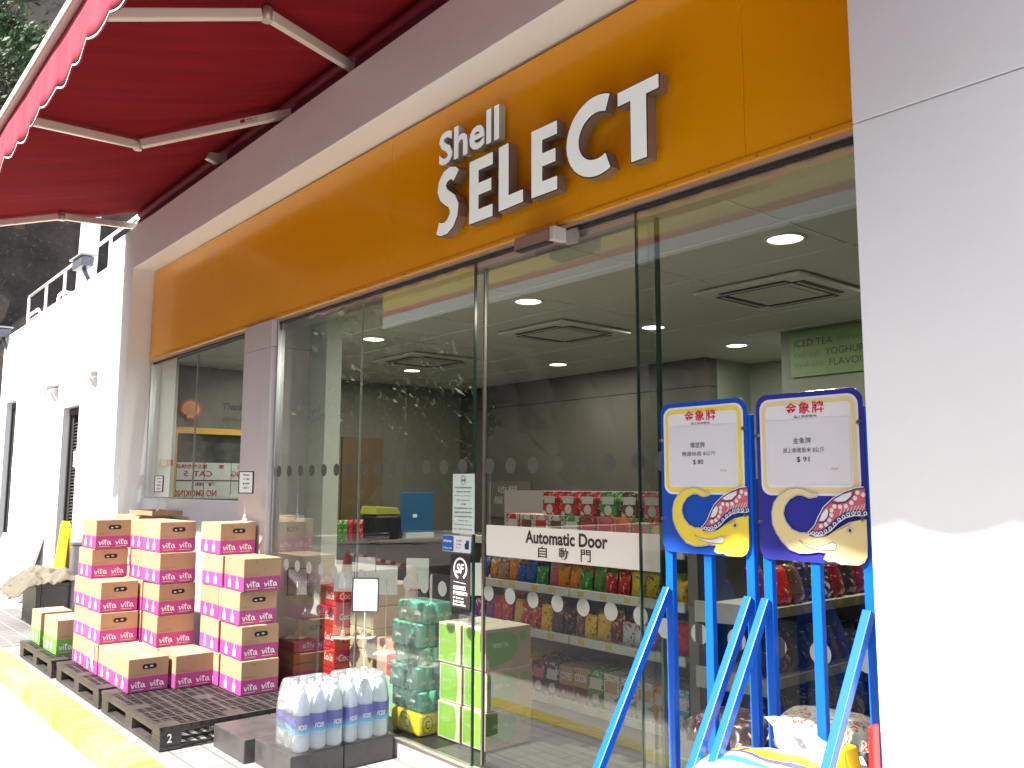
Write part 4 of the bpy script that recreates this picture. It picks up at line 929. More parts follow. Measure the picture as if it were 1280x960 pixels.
# ================================================================ PRICE BOARD STANDS
BW, BH = .427, .612
BFR = mat("board_navy", (.035, .035, .28), .25, coat=.3); BFR2 = mat("board_blue", (.012, .075, .42), .25, coat=.3)
def price_stand(x0, lab, price, l1, l2, yel, navy, feet=True):
    t = thing("price_board_stand", lab, "price board", (x0+BW/2, 2.87, 0), "blue price board stands beside the rice bags")
    yb = 2.83; zb = 1.385
    U = lambda p: (x0+p[0]*BW, yb-p[2], zb+p[1]*BH)
    asp = BW/BH
    def rr(u0, u1, v0, v1, rad): return [(x0+p[0], zb+p[1]) for p in rrect(u0*BW, u1*BW, v0*BH, v1*BH, rad)]
    b = MB(); b.prism(rr(0, 1, 0, 1, .045), yb, yb+.008, navy, lambda p: (p[0], p[2], p[1])); bo = b.build("board", navy, t, bevel=.002)
    Wp = mat("print_board_white", (.72, .71, .74), .3)
    def layer(poly, h, m): b.prism(poly, yb-h, yb-h+.0008, m, lambda p: (p[0], p[2], p[1]))
    b = MB(); layer(rr(.04, .962, .385, .968, .04), .001, Wp); layer(rr(.062, .94, .402, .952, .034), .002, yel); layer(rr(.10, .90, .432, .925, .018), .003, Wp); b.build("border_print", None, bo)
    b = MB(); layer([(x0+p[0]*BW, zb+p[1]*BH) for p in ((.115, .452), (.888, .452), (.888, .835), (.115, .835))], .005, mat("price_card", (.66, .65, .69), .35)); b.build("price_card", None, bo)
    b = MB(); RM = mat("bright_red_print", (.62, .01, .04), .4)
    for i, c_ in enumerate("金象牌"): add_text(b, c_, .305+i*.125, .415+i*.125, .868, .938, .0045, U, RM, bold=.014)
    add_text(b, "頂上茉莉香米", .38, .60, .843, .860, .0045, U, DK)
    add_text(b, l1, .37, .54, .69, .727, .0062, U, mat("grey_print", (.10, .10, .11), .5)); add_text(b, l2, .27, .66, .637, .667, .0062, U, mat("grey_print", (.10, .10, .11), .5)); add_text(b, price, .40, .52, .578, .613, .0062, U, DK, bold=.006)
    add_text(b, "特價", .71, .78, .53, .548, .0062, U, mat("tan_print", (.7, .5, .3), .5)); b.build("lettering", None, bo, norm=False)
    # elephant head print
    def cv(p):
        u_ = (p[0]-372)/806; return (x0+min(max(u_, 0), .998)*BW, zb+max(.002, (585+60*u_-p[1])/(1216+88*u_))*BH)
    head = [(890, 545), (870, 590), (900, 606), (950, 606), (1000, 636), (1060, 640), (1110, 636), (1150, 615), (1172, 575), (1176, 480), (1176, 310), (1140, 312), (1060, 328), (980, 370), (900, 425), (830, 435), (770, 412), (740, 402), (700, 402), (640, 375), (595, 320), (575, 260), (590, 200), (630, 150), (690, 120), (730, 125), (780, 147), (838, 138), (843, 112), (800, 112), (740, 82), (690, 72), (620, 80), (550, 120), (505, 180), (487, 250), (490, 330), (520, 400), (560, 460), (620, 520), (690, 545), (760, 546), (830, 536)]
    H_ = [cv(p) for p in head]
    b = MB(); layer(H_, .0060, yel)
    def line(P, w, h, m, closed=False):
        P = [cv(p) for p in P]
        if closed: P = P+[P[0]]
        ribfaces(b, P, w, h, lambda p: (p[0], yb-p[2], p[1]), m)
    line(head[14:]+head[:5], .0050, .0066, Wp); line(head[14:]+head[:5], .0016, .0070, DK)
    dress = [(772, 400), (820, 352), (850, 290), (890, 222), (960, 160), (1040, 116), (1110, 92), (1176, 84), (1176, 262), (1110, 262), (1040, 282), (990, 322), (940, 372), (880, 412), (830, 414)]
    layer([cv(p) for p in dress], .0078, mat("rose_print", (.55, .12, .16), .4))
    band = [(772, 400), (820, 408), (870, 402), (930, 368), (985, 312), (1040, 276), (1100, 262), (1172, 266)]
    line(band, .022, .0086, mat("navy_print", (.01, .03, .16), .5)); line([(772, 402)]+[(p[0], p[1]+18) for p in band[1:]], .003, .0088, Wp)
    b2 = lambda c_, rad, h, m, n=12: b.face([(cv(c_)[0]+rad*cos(2*pi*k/n), yb-h, cv(c_)[1]+rad*sin(2*pi*k/n)) for k in range(n)], m)
    import itertools
    for k in range(13):
        s_ = k/12*(len(band)-1); i = min(int(s_), len(band)-2); fr = s_-i; c_ = (band[i][0]*(1-fr)+band[i+1][0]*fr+2, band[i][1]*(1-fr)+band[i+1][1]*fr); b2(c_, .0072, .0092, Wp); b2(c_, .0038, .0096, mat("navy_print", (.01, .03, .16), .5))
    for c_ in ((860, 352), (895, 340), (922, 310), (938, 275), (940, 240), (962, 212), (1002, 216), (1042, 212), (1082, 188), (1108, 155), (1126, 116), (1164, 132)): b2(c_, .0082, .0086, mat("cream_print", (.75, .66, .52), .4)); b2(c_, .0052, .0090, Wp)
    for c_ in range(8):
        p0 = (985+c_*24, 300-c_*7); line([p0, (p0[0]+30, p0[1]-70+c_*2)], .0022, .0084+.0001*c_, Wp)
    layer([cv(p) for p in ((958, 165), (1020, 130), (1085, 110), (1082, 140), (1040, 175), (990, 180))], .0092, Wp); layer([cv(p) for p in ((850, 315), (872, 260), (905, 225), (918, 250), (905, 290), (880, 315))], .0092, Wp)
    for P in ([(945, 185), (1000, 190), (1050, 178), (1095, 135), (1105, 100)], [(840, 330), (885, 325), (918, 290), (925, 235)], [(772, 398), (820, 350), (850, 288), (890, 220), (960, 158), (1040, 114), (1110, 90), (1174, 84)]): line(P, .0035, .0098, mat("navy_print", (.01, .03, .16), .5))
    line([(768, 394), (814, 346), (843, 284), (884, 214), (956, 150), (1038, 106), (1108, 82), (1170, 76)], .003, .0094, Wp)
    for k in range(26):
        a = k/25; p0 = (780+a*300, 420+14*sin(a*3)-a*95 + (10 if a < .4 else 0)); line([p0, (p0[0]+6-a*30, p0[1]+26-a*2)], .0009, .0064+.00003*k, mat("grey_print", (.10, .10, .11), .5))
    layer([cv(p) for p in ((692, 452), (740, 478), (800, 494), (870, 494), (940, 470), (960, 480), (966, 505), (950, 526), (880, 527), (800, 515), (735, 490))], .0076, Wp); line([(692, 452), (740, 478), (800, 494), (870, 494), (940, 470), (960, 480), (966, 505), (950, 526), (880, 527), (800, 515), (735, 490)], .0012, .0082, DK, True)
    layer([cv(p) for p in ((1040, 386), (1062, 362), (1090, 384), (1064, 410))], .0076, Wp); line([(1040, 386), (1062, 362), (1090, 384), (1064, 410)], .0012, .0082, DK, True); b2((1064, 386), .0060, .0086, mat("navy_print", (.01, .03, .16), .5))
    b.build("elephant_print", None, bo, norm=False)
    b = MB()
    for uu, vv in ((.02, .75), (.97, .80), (.02, .22), (.97, .26)): b.lathe([(.0001, 0), (.0001, 0)], (0, 0, -50), n=3) if False else b.prism([(x0+uu*BW+.007*cos(2*pi*k/10), zb+vv*BH+.007*sin(2*pi*k/10)) for k in range(10)], yb-.012, yb, STEEL, lambda p: (p[0], p[2], p[1]))
    b.build("bolt", STEEL, bo)
    w = .036
    for k, xc in enumerate((x0+.006, x0+BW*.5-.012, x0+BW-.028)):
        b = MB(); b.box(xc, xc+w, yb+.009, yb+.009+.03, .031, 1.93); b.build("post", BLUEP, t, bevel=.003)
        if k != 1:
            b = MB(); b.bar((xc+w/2, yb+.0, 1.235), (xc+w/2, 2.03, .03), w-.002, .032, up=(1, 0, 0)); b.build("brace", BLUEP, t, bevel=.003)
            b = MB(); b.box(xc+.002, xc+w-.002, 1.99, yb+.045, .0, .03) ; b.build("foot", BLUEP, t, bevel=.003)
    b = MB(); b.box(x0+.05, x0+BW-.03, yb+.012, yb+.046, .2, .24); b.build("crossbar", BLUEP, t, bevel=.003)
YB = mat("bright_yellow_print", (.78, .62, .06), .3); YP = mat("glare_pale_yellow_print", (.72, .60, .30), .3)  # YP: glare on the second board is put into its paler yellow
price_stand(-2.372, "blue framed price board marked 80 dollars with bright yellow elephant print", "$ 80", "糯鼠牌", "精選絲苗 8公斤", YB, BFR2)
price_stand(-1.904, "price board marked 91 dollars with glare-paled yellow elephant, next to the wide pillar", "$ 91", "金象牌", "頂上泰國香米 8公斤", YP, BFR)

# rice bags
def bagmat():
    m = mat("printed_rice_bag", (.8, .8, .78), .35, bump=.15, bscale=25); n = m.node_tree.nodes; l = m.node_tree.links; bb = n["Principled BSDF"]
    tc = n.new("ShaderNodeTexCoord"); sp = n.new("ShaderNodeSeparateXYZ"); l.new(tc.outputs["Object"], sp.inputs[0])
    t = n.new("ShaderNodeTexNoise"); t.inputs["Scale"].default_value = 2.5; l.new(tc.outputs["Object"], t.inputs[0])
    ma = n.new("ShaderNodeMath"); ma.operation = 'MULTIPLY_ADD'; ma.inputs[1].default_value = .16; l.new(t.outputs[0], ma.inputs[0]); l.new(sp.outputs[1], ma.inputs[2])
    mr = n.new("ShaderNodeMapRange"); mr.inputs[1].default_value = -.12; mr.inputs[2].default_value = .28; l.new(ma.outputs[0], mr.inputs[0])
    cr = n.new("ShaderNodeValToRGB"); cr.color_ramp.interpolation = 'CONSTANT'; e = cr.color_ramp.elements
    cols = [(0, (.8, .8, .78)), (.20, (.05, .5, .25)), (.27, (.8, .8, .78)), (.36, (.10, .08, .40)), (.45, (.85, .62, .02)), (.62, (.62, .22, .2)), (.70, (.85, .75, .55)), (.76, (.12, .09, .42)), (.82, (.82, .8, .78))]
    e[0].position = 0; e[0].color = (*cols[0][1], 1); e[1].position = cols[1][0]; e[1].color = (*cols[1][1], 1)
    for p, c_ in cols[2:]: q = e.new(p); q.color = (*c_, 1)
    l.new(mr.outputs[0], cr.inputs[0]); l.new(cr.outputs[0], bb.inputs["Base Color"]); return m
BAGM = bagmat()
def bag(lab, x, y, z, w, d, h, rot, m, seed, name="rice_bag", group="rice bags stacked between the stands"):
    b = MB(); nu, nv = 26, 18; random.seed(seed); gt = []; gb_ = []
    for i in range(nu+1):
        rt, rb = [], []
        for j in range(nv+1):
            a, c_ = i/nu*2-1, j/nv*2-1
            e1 = max(0, 1-abs(a)**3.2); e2 = max(0, 1-abs(c_)**3.2); th = h/2*(e1*e2)**.42
            px = a*w/2*(1-.06*(1-abs(c_))*0); py = c_*d/2*(1-.05*abs(a)**2)
            nz = .014*mn.noise(Vector((px*9+seed, py*9, 0)))+.006*mn.noise(Vector((px*25, py*22, seed)))
            if abs(a) > .93: nz += .018*sin(c_*14+seed)*(abs(a)-.93)/.07
            rt.append(b.bm.verts.new((px, py, h/2+th+nz))); rb.append(b.bm.verts.new((px, py, h/2-th*.9+nz*.3)))
        gt.append(rt); gb_.append(rb)
    for i in range(nu):
        for j in range(nv):
            b.bm.faces.new((gt[i][j], gt[i+1][j], gt[i+1][j+1], gt[i][j+1])).smooth = True; b.bm.faces.new((gb_[i][j], gb_[i][j+1], gb_[i+1][j+1], gb_[i+1][j])).smooth = True
    for i in range(nu):
        b.bm.faces.new((gt[i][0], gb_[i][0], gb_[i+1][0], gt[i+1][0])); b.bm.faces.new((gt[i][nv], gt[i+1][nv], gb_[i+1][nv], gb_[i][nv]))
    for j in range(nv):
        b.bm.faces.new((gt[0][j], gt[0][j+1], gb_[0][j+1], gb_[0][j])); b.bm.faces.new((gt[nu][j], gb_[nu][j], gb_[nu][j+1], gt[nu][j+1]))
    o = b.build(name, m); o.location = (x, y, z); o.rotation_euler = (0, 0, rot); tag(o, lab, "bag", group); return o
WB = mat("white_woven_bag", (.74, .72, .70), .5, noise=.05, bump=.2)
for k in range(5): bag("white rice bag, %s in the pile between the stands" % ("lowest", "second from the ground", "third from the ground", "fourth from the ground", "one below the top")[k], -1.70+.02*(k % 2), 2.62, .002+k*.115, .48, .36, .14, .04*(k % 3), WB, k+1)
bag("top rice bag printed in yellow, purple and green", -1.70, 2.615, .585, .54, .38, .17, .06, BAGM, 11)
# clear plastic wrapper corner behind
b = MB(); g = []
for i in range(13):
    row = []
    for j in range(7):
        a, c_ = i/12, j/6; row.append(b.bm.verts.new((-1.84+a*.34+.02*sin(j*2.2), 2.78+.02*sin(i*1.3+j), .70+c_*(.15-.10*a)+.012*sin(i*2.1+j*1.7))))
    g.append(row)
for i in range(12):
    for j in range(6): b.bm.faces.new((g[i][j], g[i+1][j], g[i+1][j+1], g[i][j+1])).smooth = True
o = b.build("plastic_wrapper", mat("milky_plastic", (.72, .72, .74), .2, trans=.35)); o.modifiers.new("t", 'SOLIDIFY').thickness = .002
tag(o, "crumpled milky plastic wrapper sticking up behind the top rice bag", "wrapper")
t = thing("yellow_caddy", "yellow plastic caddy behind the rice bags by the wide pillar", "caddy", (-1.55, 2.78, .6))
b = MB(); b.prism([(-1.57, .0), (-1.48, .0), (-1.485, .76), (-1.50, .82), (-1.53, .82), (-1.56, .74)], 2.66, 2.74, None, lambda p: (p[0], p[2], p[1])); b.build("body", YS, t, bevel=.008)
b = MB(); b.box(-1.478, -1.455, 2.76, 2.80, 0.0, .72); b.build("side_wall", mat("caddy_orange", (.8, .3, .02), .4), t, bevel=.006)
b = MB(); b.prism([(-1.475, 0), (-1.425, 0), (-1.427, .90), (-1.44, .90)], 2.70, 2.75, None, lambda p: (p[0], p[2], p[1]))
tag(b.build("red_bollard", mat("red_plastic", (.6, .02, .02), .4), bevel=.01), "slim red plastic marker against the wide white pillar", "marker")

# ================================================================ SHELVES AND GOODS
SHM = mat("shelf_white", (.55, .54, .50), .5); TAGM = mat("price_tag_yellow", (.66, .48, .08), .5); TAGW = mat("price_strip", (.60, .62, .58), .4)
gon = thing("snack_shelving", "white three tier shelving with yellow price tags facing the sliding door", "shelf unit", (-4.1, 4.3, .12))
SX0, SX1 = -5.35, -3.20
b = MB(); b.box(SX0, SX1, 4.45, 4.5, .12, 1.62); b.build("back_panel", mat("shelf_back", (.30, .27, .25), .6), gon)
b = MB(); b.box(SX0, SX1, 4.06, 4.45, .12, .20); b.build("kick_plate", mat("kick_grey", (.30, .29, .27), .5), gon)
SHZ = (.225, .635, .935, 1.235)
for z in SHZ[:4]:
    for (a, c_) in ((SX0, -4.150), (-4.146, SX1)):
        b = MB(); b.box(a, c_, 4.04, 4.45, z+.018, z+.035); o = b.build("shelf", SHM, gon)
        b = MB(); b.box(a+.004, c_-.004, 4.0, 4.02, z, z+.055); b.build("price_strip", TAGW, o, bevel=.003)
        b = MB(); x = a+.08
        random.seed(int(z*1000))
        while x < c_-.1: b.box(x, x+.055, 3.9975, 4.0, z+.012, z+.045); x += random.choice((.12, .17, .24, .2))
        b.build("price_tag", TAGM, o)
b = MB(); b.box(-3.19, -3.12, 4.02, 4.5, .12, 1.62); b.build("end_post", mat("post_taupe", (.20, .19, .17), .5), gon, bevel=.003)

PAL = {"red": (.55, .02, .02), "yellow": (.80, .52, .03), "green": (.05, .30, .04), "brown": (.16, .06, .03), "orange": (.75, .22, .02), "purple": (.22, .05, .28), "blue": (.03, .10, .42), "white": (.66, .64, .60), "black": (.03, .025, .03), "pink": (.62, .14, .20), "tan": (.48, .30, .16), "maroon": (.20, .015, .03), "teal": (.03, .35, .42), "lime": (.35, .5, .06), "mint": (.04, .40, .24)}
def packmat(c1, c2):
    nm = "print_%s_%s" % (c1, c2)
    if nm in MATS: return MATS[nm]
    m = mat(nm, PAL[c1], .3); n = m.node_tree.nodes; l = m.node_tree.links; bb = n["Principled BSDF"]
    tc = n.new("ShaderNodeTexCoord"); t = n.new("ShaderNodeTexNoise"); t.inputs["Scale"].default_value = 16; t.inputs["Detail"].default_value = 3; t.inputs["Distortion"].default_value = 1.5; l.new(tc.outputs["Object"], t.inputs[0])
    t3 = n.new("ShaderNodeTexNoise"); t3.inputs["Scale"].default_value = 60; t3.inputs["Detail"].default_value = 1; l.new(tc.outputs["Object"], t3.inputs[0])
    ad = n.new("ShaderNodeMath"); ad.operation = 'MULTIPLY_ADD'; ad.inputs[1].default_value = .35; l.new(t3.outputs[0], ad.inputs[0]); l.new(t.outputs[0], ad.inputs[2])
    cr = n.new("ShaderNodeValToRGB"); cr.color_ramp.interpolation = 'CONSTANT'; e = cr.color_ramp.elements
    d_ = [q*.35 for q in PAL[c1]]
    e[0].color = (*d_, 1); e[1].position = .54; e[1].color = (*PAL[c1], 1); q = e.new(.74); q.color = (*PAL[c2], 1); q = e.new(.81); q.color = (.62, .58, .5, 1); q = e.new(.86); q.color = (*PAL["yellow"], 1)
    l.new(ad.outputs[0], cr.inputs[0]); l.new(cr.outputs[0], bb.inputs["Base Color"]); return m
def boxpack(x, y, z, w, d, h, c1, c2, lab, grp, name="snack_box", cat="snack box", rot=0, words=None):
    t = thing(name, lab, cat, (x, y, z), grp)
    b = MB(); b.box(-w/2, w/2, 0, d, 0, h); o = b.build("carton_body", packmat(c1, c1) if words else packmat(c1, c2), None, bevel=.002); o.parent = t
    b = MB()
    if words:
        b.box(-w*.46, w*.46, -.001, 0, h*.05, h*.45, mat("pk_" + c2, PAL[c2], .35)); add_text(b, words, -w*.4, w*.4, h*.60, h*.82, .0012, mapY(0), PRINTW, bold=.02)
        disc(b, (-w*.18, h*.24), w*.12, .0022, mapY(0), mat("pk_tan", PAL["tan"], .4), 10); disc(b, (w*.16, h*.22), w*.14, .0024, mapY(0), mat("pk_brown", PAL["brown"], .4), 10)
    else:
        b.box(-w*.38, w*.38, -.001, 0, h*.5, h*.8, mat("pk_" + c2, PAL[c2], .35)); disc(b, (0, h*.25), w*.25, .0012, mapY(0), mat("pk_white", PAL["white"], .4), 10)
    o = b.build("front_print", None, None, norm=False); o.parent = t
    t.rotation_euler = (0, 0, rot); return t
def pillow(x, y, z, w, h, c1, c2, lab, grp, rot=0, tilt=.1, th=.05):
    b = MB(); nu, nv = 8, 10; F = []; B = []; sd = random.random()*50
    for i in range(nu+1):
        f_, k_ = [], []
        for j in range(nv+1):
            a, c_ = i/nu*2-1, j/nv*2-1; q = th/2*((1-abs(a)**2.6)*(1-abs(c_)**4))**.5+.004*mn.noise(Vector((a*4+sd, c_*5, 0)))
            xx = a*w/2*(1-.06*(1-c_*c_)); zz = (c_+1)*h/2+(.003*sin(a*20) if abs(c_) > .95 else 0); f_.append(b.bm.verts.new((xx, -q, zz))); k_.append(b.bm.verts.new((xx, q, zz)))
        F.append(f_); B.append(k_)
    for i in range(nu):
        for j in range(nv): b.bm.faces.new((F[i][j], F[i+1][j], F[i+1][j+1], F[i][j+1])).smooth = True; b.bm.faces.new((B[i][j], B[i][j+1], B[i+1][j+1], B[i+1][j])).smooth = True
    o = b.build("snack_bag", packmat(c1, c2), norm=False); o.location = (x, y, z); o.rotation_euler = (-tilt, 0, rot); tag(o, lab, "snack bag", grp); return o
ORD = ["leftmost", "second from the left", "third from the left", "fourth from the left", "fifth from the left", "sixth from the left", "seventh from the left", "eighth from the left", "ninth from the left", "tenth from the left", "tenth from the right", "ninth from the right", "eighth from the right", "seventh from the right", "sixth from the right", "fifth from the right", "fourth from the right", "third from the right", "second from the right", "rightmost"]
def ordn(i, n): return ORD[i] if i < (n+1)//2 and i < 10 else ORD[20-(n-i)]
random.seed(21)
# top tier: wafer boxes, two levels
zt = SHZ[3]+.036
lower = [("red", "white"), ("white", "brown"), ("white", "red"), ("white", "brown"), ("green", "white"), ("brown", "red"), ("pink", "red"), ("orange", "red"), ("green", "red"), ("red", "yellow"), ("brown", "white")]
for i, (a, c_) in enumerate(lower): boxpack(-4.80+i*.152, 4.07, zt, .14, .25, .185, a, c_, "%s wafer box on the top tier, front layer, %s" % (a, ordn(i, len(lower))), "wafer boxes on the top tier")
upper = [("red", "white"), ("red", "white"), ("red", "white"), ("green", "white"), ("brown", "white"), ("pink", "white")]
for i, (a, c_) in enumerate(upper): boxpack(-4.44+i*.185, 4.10, zt+.187, .135, .2, .16, a, c_, "%s wafer box, upper layer of top tier, %s" % (a, ordn(i, len(upper))), "upper wafer boxes on the top tier")
# second tier: small snack bags
seq2 = [("blue", "white"), ("orange", "white"), ("tan", "brown"), ("orange", "yellow"), ("blue", "teal"), ("blue", "black"), ("green", "white"), ("pink", "green"), ("orange", "green"), ("orange", "green"), ("green", "white"), ("green", "red"), ("red", "white"), ("red", "yellow"), ("yellow", "green"), ("yellow", "black"), ("lime", "yellow"), ("yellow", "white")]
for i, (a, c_) in enumerate(seq2):
    pillow(-5.15+i*.108, 4.09+random.uniform(-.01, .02), SHZ[2]+.035, .105, random.uniform(.13, .17), a, c_, "%s and %s snack bag on tier below door strip, %s" % (a, c_, ordn(i, len(seq2))), "snack bags on the tier below the door strip", random.uniform(-.15, .15))
    pillow(-5.15+i*.108+.02, 4.19, SHZ[2]+.035, .105, .165, a, c_, "%s and %s snack bag behind, tier below door strip, %s" % (a, c_, ordn(i, len(seq2))), "back rank snack bags below the door strip", random.uniform(-.15, .15))
seq3 = [("purple", "white"), ("purple", "black"), ("red", "orange"), ("red", "yellow"), ("yellow", "orange"), ("red", "white"), ("red", "yellow"), ("yellow", "red"), ("brown", "black"), ("black", "orange"), ("brown", "orange"), ("yellow", "red"), ("yellow", "orange"), ("maroon", "yellow"), ("white", "maroon"), ("white", "black"), ("purple", "white"), ("white", "red"), ("red", "maroon")]
for i, (a, c_) in enumerate(seq3):
    h = random.uniform(.14, .20)
    pillow(-5.20+i*.106, 4.09+random.uniform(-.01, .02), SHZ[1]+.035, .11, h, a, c_, "%s and %s crisp bag on middle tier, %s" % (a, c_, ordn(i, len(seq3))), "crisp bags on the middle tier", random.uniform(-.2, .2))
    pillow(-5.20+i*.106+.015, 4.20, SHZ[1]+.035, .11, h+.02, a, c_, "%s and %s crisp bag, back rank, middle tier, %s" % (a, c_, ordn(i, len(seq3))), "back rank crisp bags on the middle tier", random.uniform(-.2, .2))
seq4 = [("yellow", "white", "MISO"), ("yellow", "black", "SOY"), ("black", "pink", "RICE"), ("black", "white", "OATS"), ("tan", "maroon", "COFFEE"), ("tan", "brown", "COCOA"), ("green", "white", "TEA"), ("white", "tan", "NUTS"), ("white", "brown", "MIX"), ("white", "tan", "BISCUIT"), ("orange", "white", "SNACK"), ("teal", "white", "WAFER")]
x = -4.78
for i, (a, c_, w) in enumerate(seq4):
    ww = .135; boxpack(x, 4.06, SHZ[0]+.035, ww-.006, .3, random.uniform(.20, .235), a, c_, "%s and %s grocery box on the bottom tier, %s" % (a, c_, ordn(i, len(seq4))), "grocery boxes on the bottom tier", words=w if i in (4, 5) else None); x += ww
# second unit running back into the shop, seen behind the price stands
g2_ = thing("sweets_shelving", "dark backed shelving of wrapped sweets running back behind the blue price stands", "shelf unit", (-2.9, 4.5, .12))
b = MB(); b.box(-3.11, -3.07, 4.02, 6.4, .12, 1.70); b.build("back_panel", mat("slat_panel_dark", (.035, .033, .03), .5), g2_)
b = MB(); b.box(-3.07, -2.66, 4.02, 6.4, .12, .24); b.build("kick_plate", mat("kick_dark", (.05, .05, .06), .5), g2_)
for z in (.27, .63, .985):
    b = MB(); b.box(-3.07, -2.63, 4.02, 6.4, z, z+.02); o = b.build("shelf", SHM, g2_)
    b = MB(); b.box(-2.628, -2.605, 4.02, 6.4, z-.01, z+.04); b.build("price_strip", mat("beige_price_strip", (.40, .36, .26), .5), o)
    b = MB()
    for k in range(13): b.box(-2.604, -2.602, 4.08+k*.18, 4.13+k*.18, z, z+.03)
    b.build("price_tag", TAGM, o)
    b = MB(); b.prism([(-3.13, z-.085), (-2.64, z-.06), (-2.62, z+.02), (-2.84, z+.035), (-3.13, z+.03)], 4.0, 4.015, None, lambda p: (p[0], p[2], p[1])); b.build("shelf_bracket", SHM, g2_)
random.seed(4); cs = [("maroon", "red"), ("brown", "black"), ("black", "white"), ("maroon", "tan"), ("black", "maroon"), ("red", "maroon"), ("black", "brown")]
for r_i, z in enumerate((.29, .65, 1.005)):
    for i in range(8):
        a, c_ = random.choice(cs); o = pillow(-2.74+random.uniform(-.02, .02), 4.12+i*.15, z+.002, .15, random.uniform(.2, .26), a, c_, "%s wrapped sweets bag, %s shelf behind price stands, %s" % (a, ("lowest", "middle", "highest")[r_i], ordn(i, 8)), "wrapped sweets behind the price stands", pi/2+random.uniform(-.3, .3), .3, .09)
# pale wall of open chiller beyond
b = MB(); b.box(-2.3, 2.6, 6.2, 6.71, .12, 1.9, mat("chiller_body", (.10, .10, .095), .5)); 
for k in range(9): b.box(-2.25, 2.55, 6.17, 6.2, .3+k*.17, .33+k*.17, mat("chiller_slat", (.28, .28, .26), .4))
tag(b.build("slatted_cabinet", None, bevel=.004), "dark slatted cabinet against the wall under the green banner", "cabinet")
# loose grocery bags on floor display near pillar
bag("clear bag with red print lying on the display behind the near stand", -2.05, 3.5, .50, .42, .35, .20, .3, packmat("white", "red"), 31, "goods_bag", "bulk bags inside the near pane")
bag("dark glossy bag on the display behind the near stand", -2.55, 3.55, .40, .40, .35, .20, -.2, packmat("black", "maroon"), 32, "goods_bag", "bulk bags inside the near pane")
b = MB(); b.box(-2.85, -1.75, 3.3, 3.8, .12, .40); tag(b.build("goods_plinth", mat("kick_dark", (.05, .05, .05), .6), bevel=.01), "low dark display base carrying the bulk bags inside the near pane", "display base")

# ---------------------------------------------------------------- drinks display behind the left pane
CAN = mat("can_metal", (.62, .62, .62), .25, metal=.7)
def drink_pack(x0, x1, y0, y1, z0, z1, col, lab, grp, words=None, wcol=None, name="drink_carton", side=None):
    t = thing(name, lab, "drinks pack", (x0, y0, z0), grp)
    b = MB(); b.box(x0, x1, y0, y1, z0, z1); b.build("pack_body", col, t, bevel=.008)
    b = MB()
    if side: b.box(x0+.03, x0+(x1-x0)*.35, y0-.0015, y0-.0003, z0+.01, z1-.01, side)
    if words:
        w = x1-x0; add_text(b, words, x0+w*.40, x1-w*.08, z0+(z1-z0)*.35, z0+(z1-z0)*.72, .0016, mapY(y0), wcol or PRINTW, bold=.02, shear=.2)
        d = y1-y0; add_text(b, words, y0+d*.12, y1-d*.12, z0+(z1-z0)*.35, z0+(z1-z0)*.68, .0016, mapX(x1), wcol or PRINTW, bold=.02, shear=.2)
    if words or side: b.build("print", None, t, norm=False)
    else: b.bm.free()
    return t
REDC = mat("cola_red", (.62, .02, .015), .4); BEIGE = mat("beige_carton", (.55, .42, .27), .7, noise=.08)
for k in range(5): drink_pack(-6.215, -5.965, 3.30, 3.60, .13+k*.152, .13+k*.152+.149, REDC, "red cola carton at level %s of the stack beside the white column" % ("one", "two", "three", "four", "five")[k], "red cola cartons", "Coca-Cola", side=mat("cola_panel", (.10, .02, .015), .5))
for k in range(5): drink_pack(-5.95, -5.62, 3.42, 3.80, .13+k*.158, .13+k*.158+.155, BEIGE, "plain beige carton at level %s right of the red cola stack" % ("one", "two", "three", "four", "five")[k], "beige cartons beside the cola")
BRK = mat("brown_crate", (.28, .10, .05), .6, noise=.2)
for k in range(4): drink_pack(-6.50+.01*(k % 2), -6.23, 3.10, 3.285, .13+k*.085, .13+k*.085+.082, BRK, "brown tray at level %s of the low stack behind the pier" % ("one", "two", "three", "four")[k], "brown trays behind the pier")
t = drink_pack(-5.56, -5.30, 3.42, 3.72, .13, .56, mat("pinkish_pack", (.62, .36, .28), .5), "salmon coloured drinks pack between beige cartons and yellow bottles", "assorted drinks packs")
drink_pack(-5.28, -5.06, 3.40, 3.65, .13, .50, mat("yellow_pack", (.75, .58, .05), .4), "yellow bottle pack behind the outdoor framed card", "assorted drinks packs", side=mat("green_strip", (.05, .35, .1), .4))
drink_pack(-5.15, -4.83, 3.22, 3.5, .13, .38, mat("mint_pack", (.35, .60, .48), .3), "mint green wrapped pack low behind the water bottles", "assorted drinks packs")
drink_pack(-5.14, -4.80, 3.24, 3.5, .383, .52, mat("cola_red", (.62, .02, .015), .4), "red and white slanted drinks pack behind the water bottles", "assorted drinks packs", "COLA")
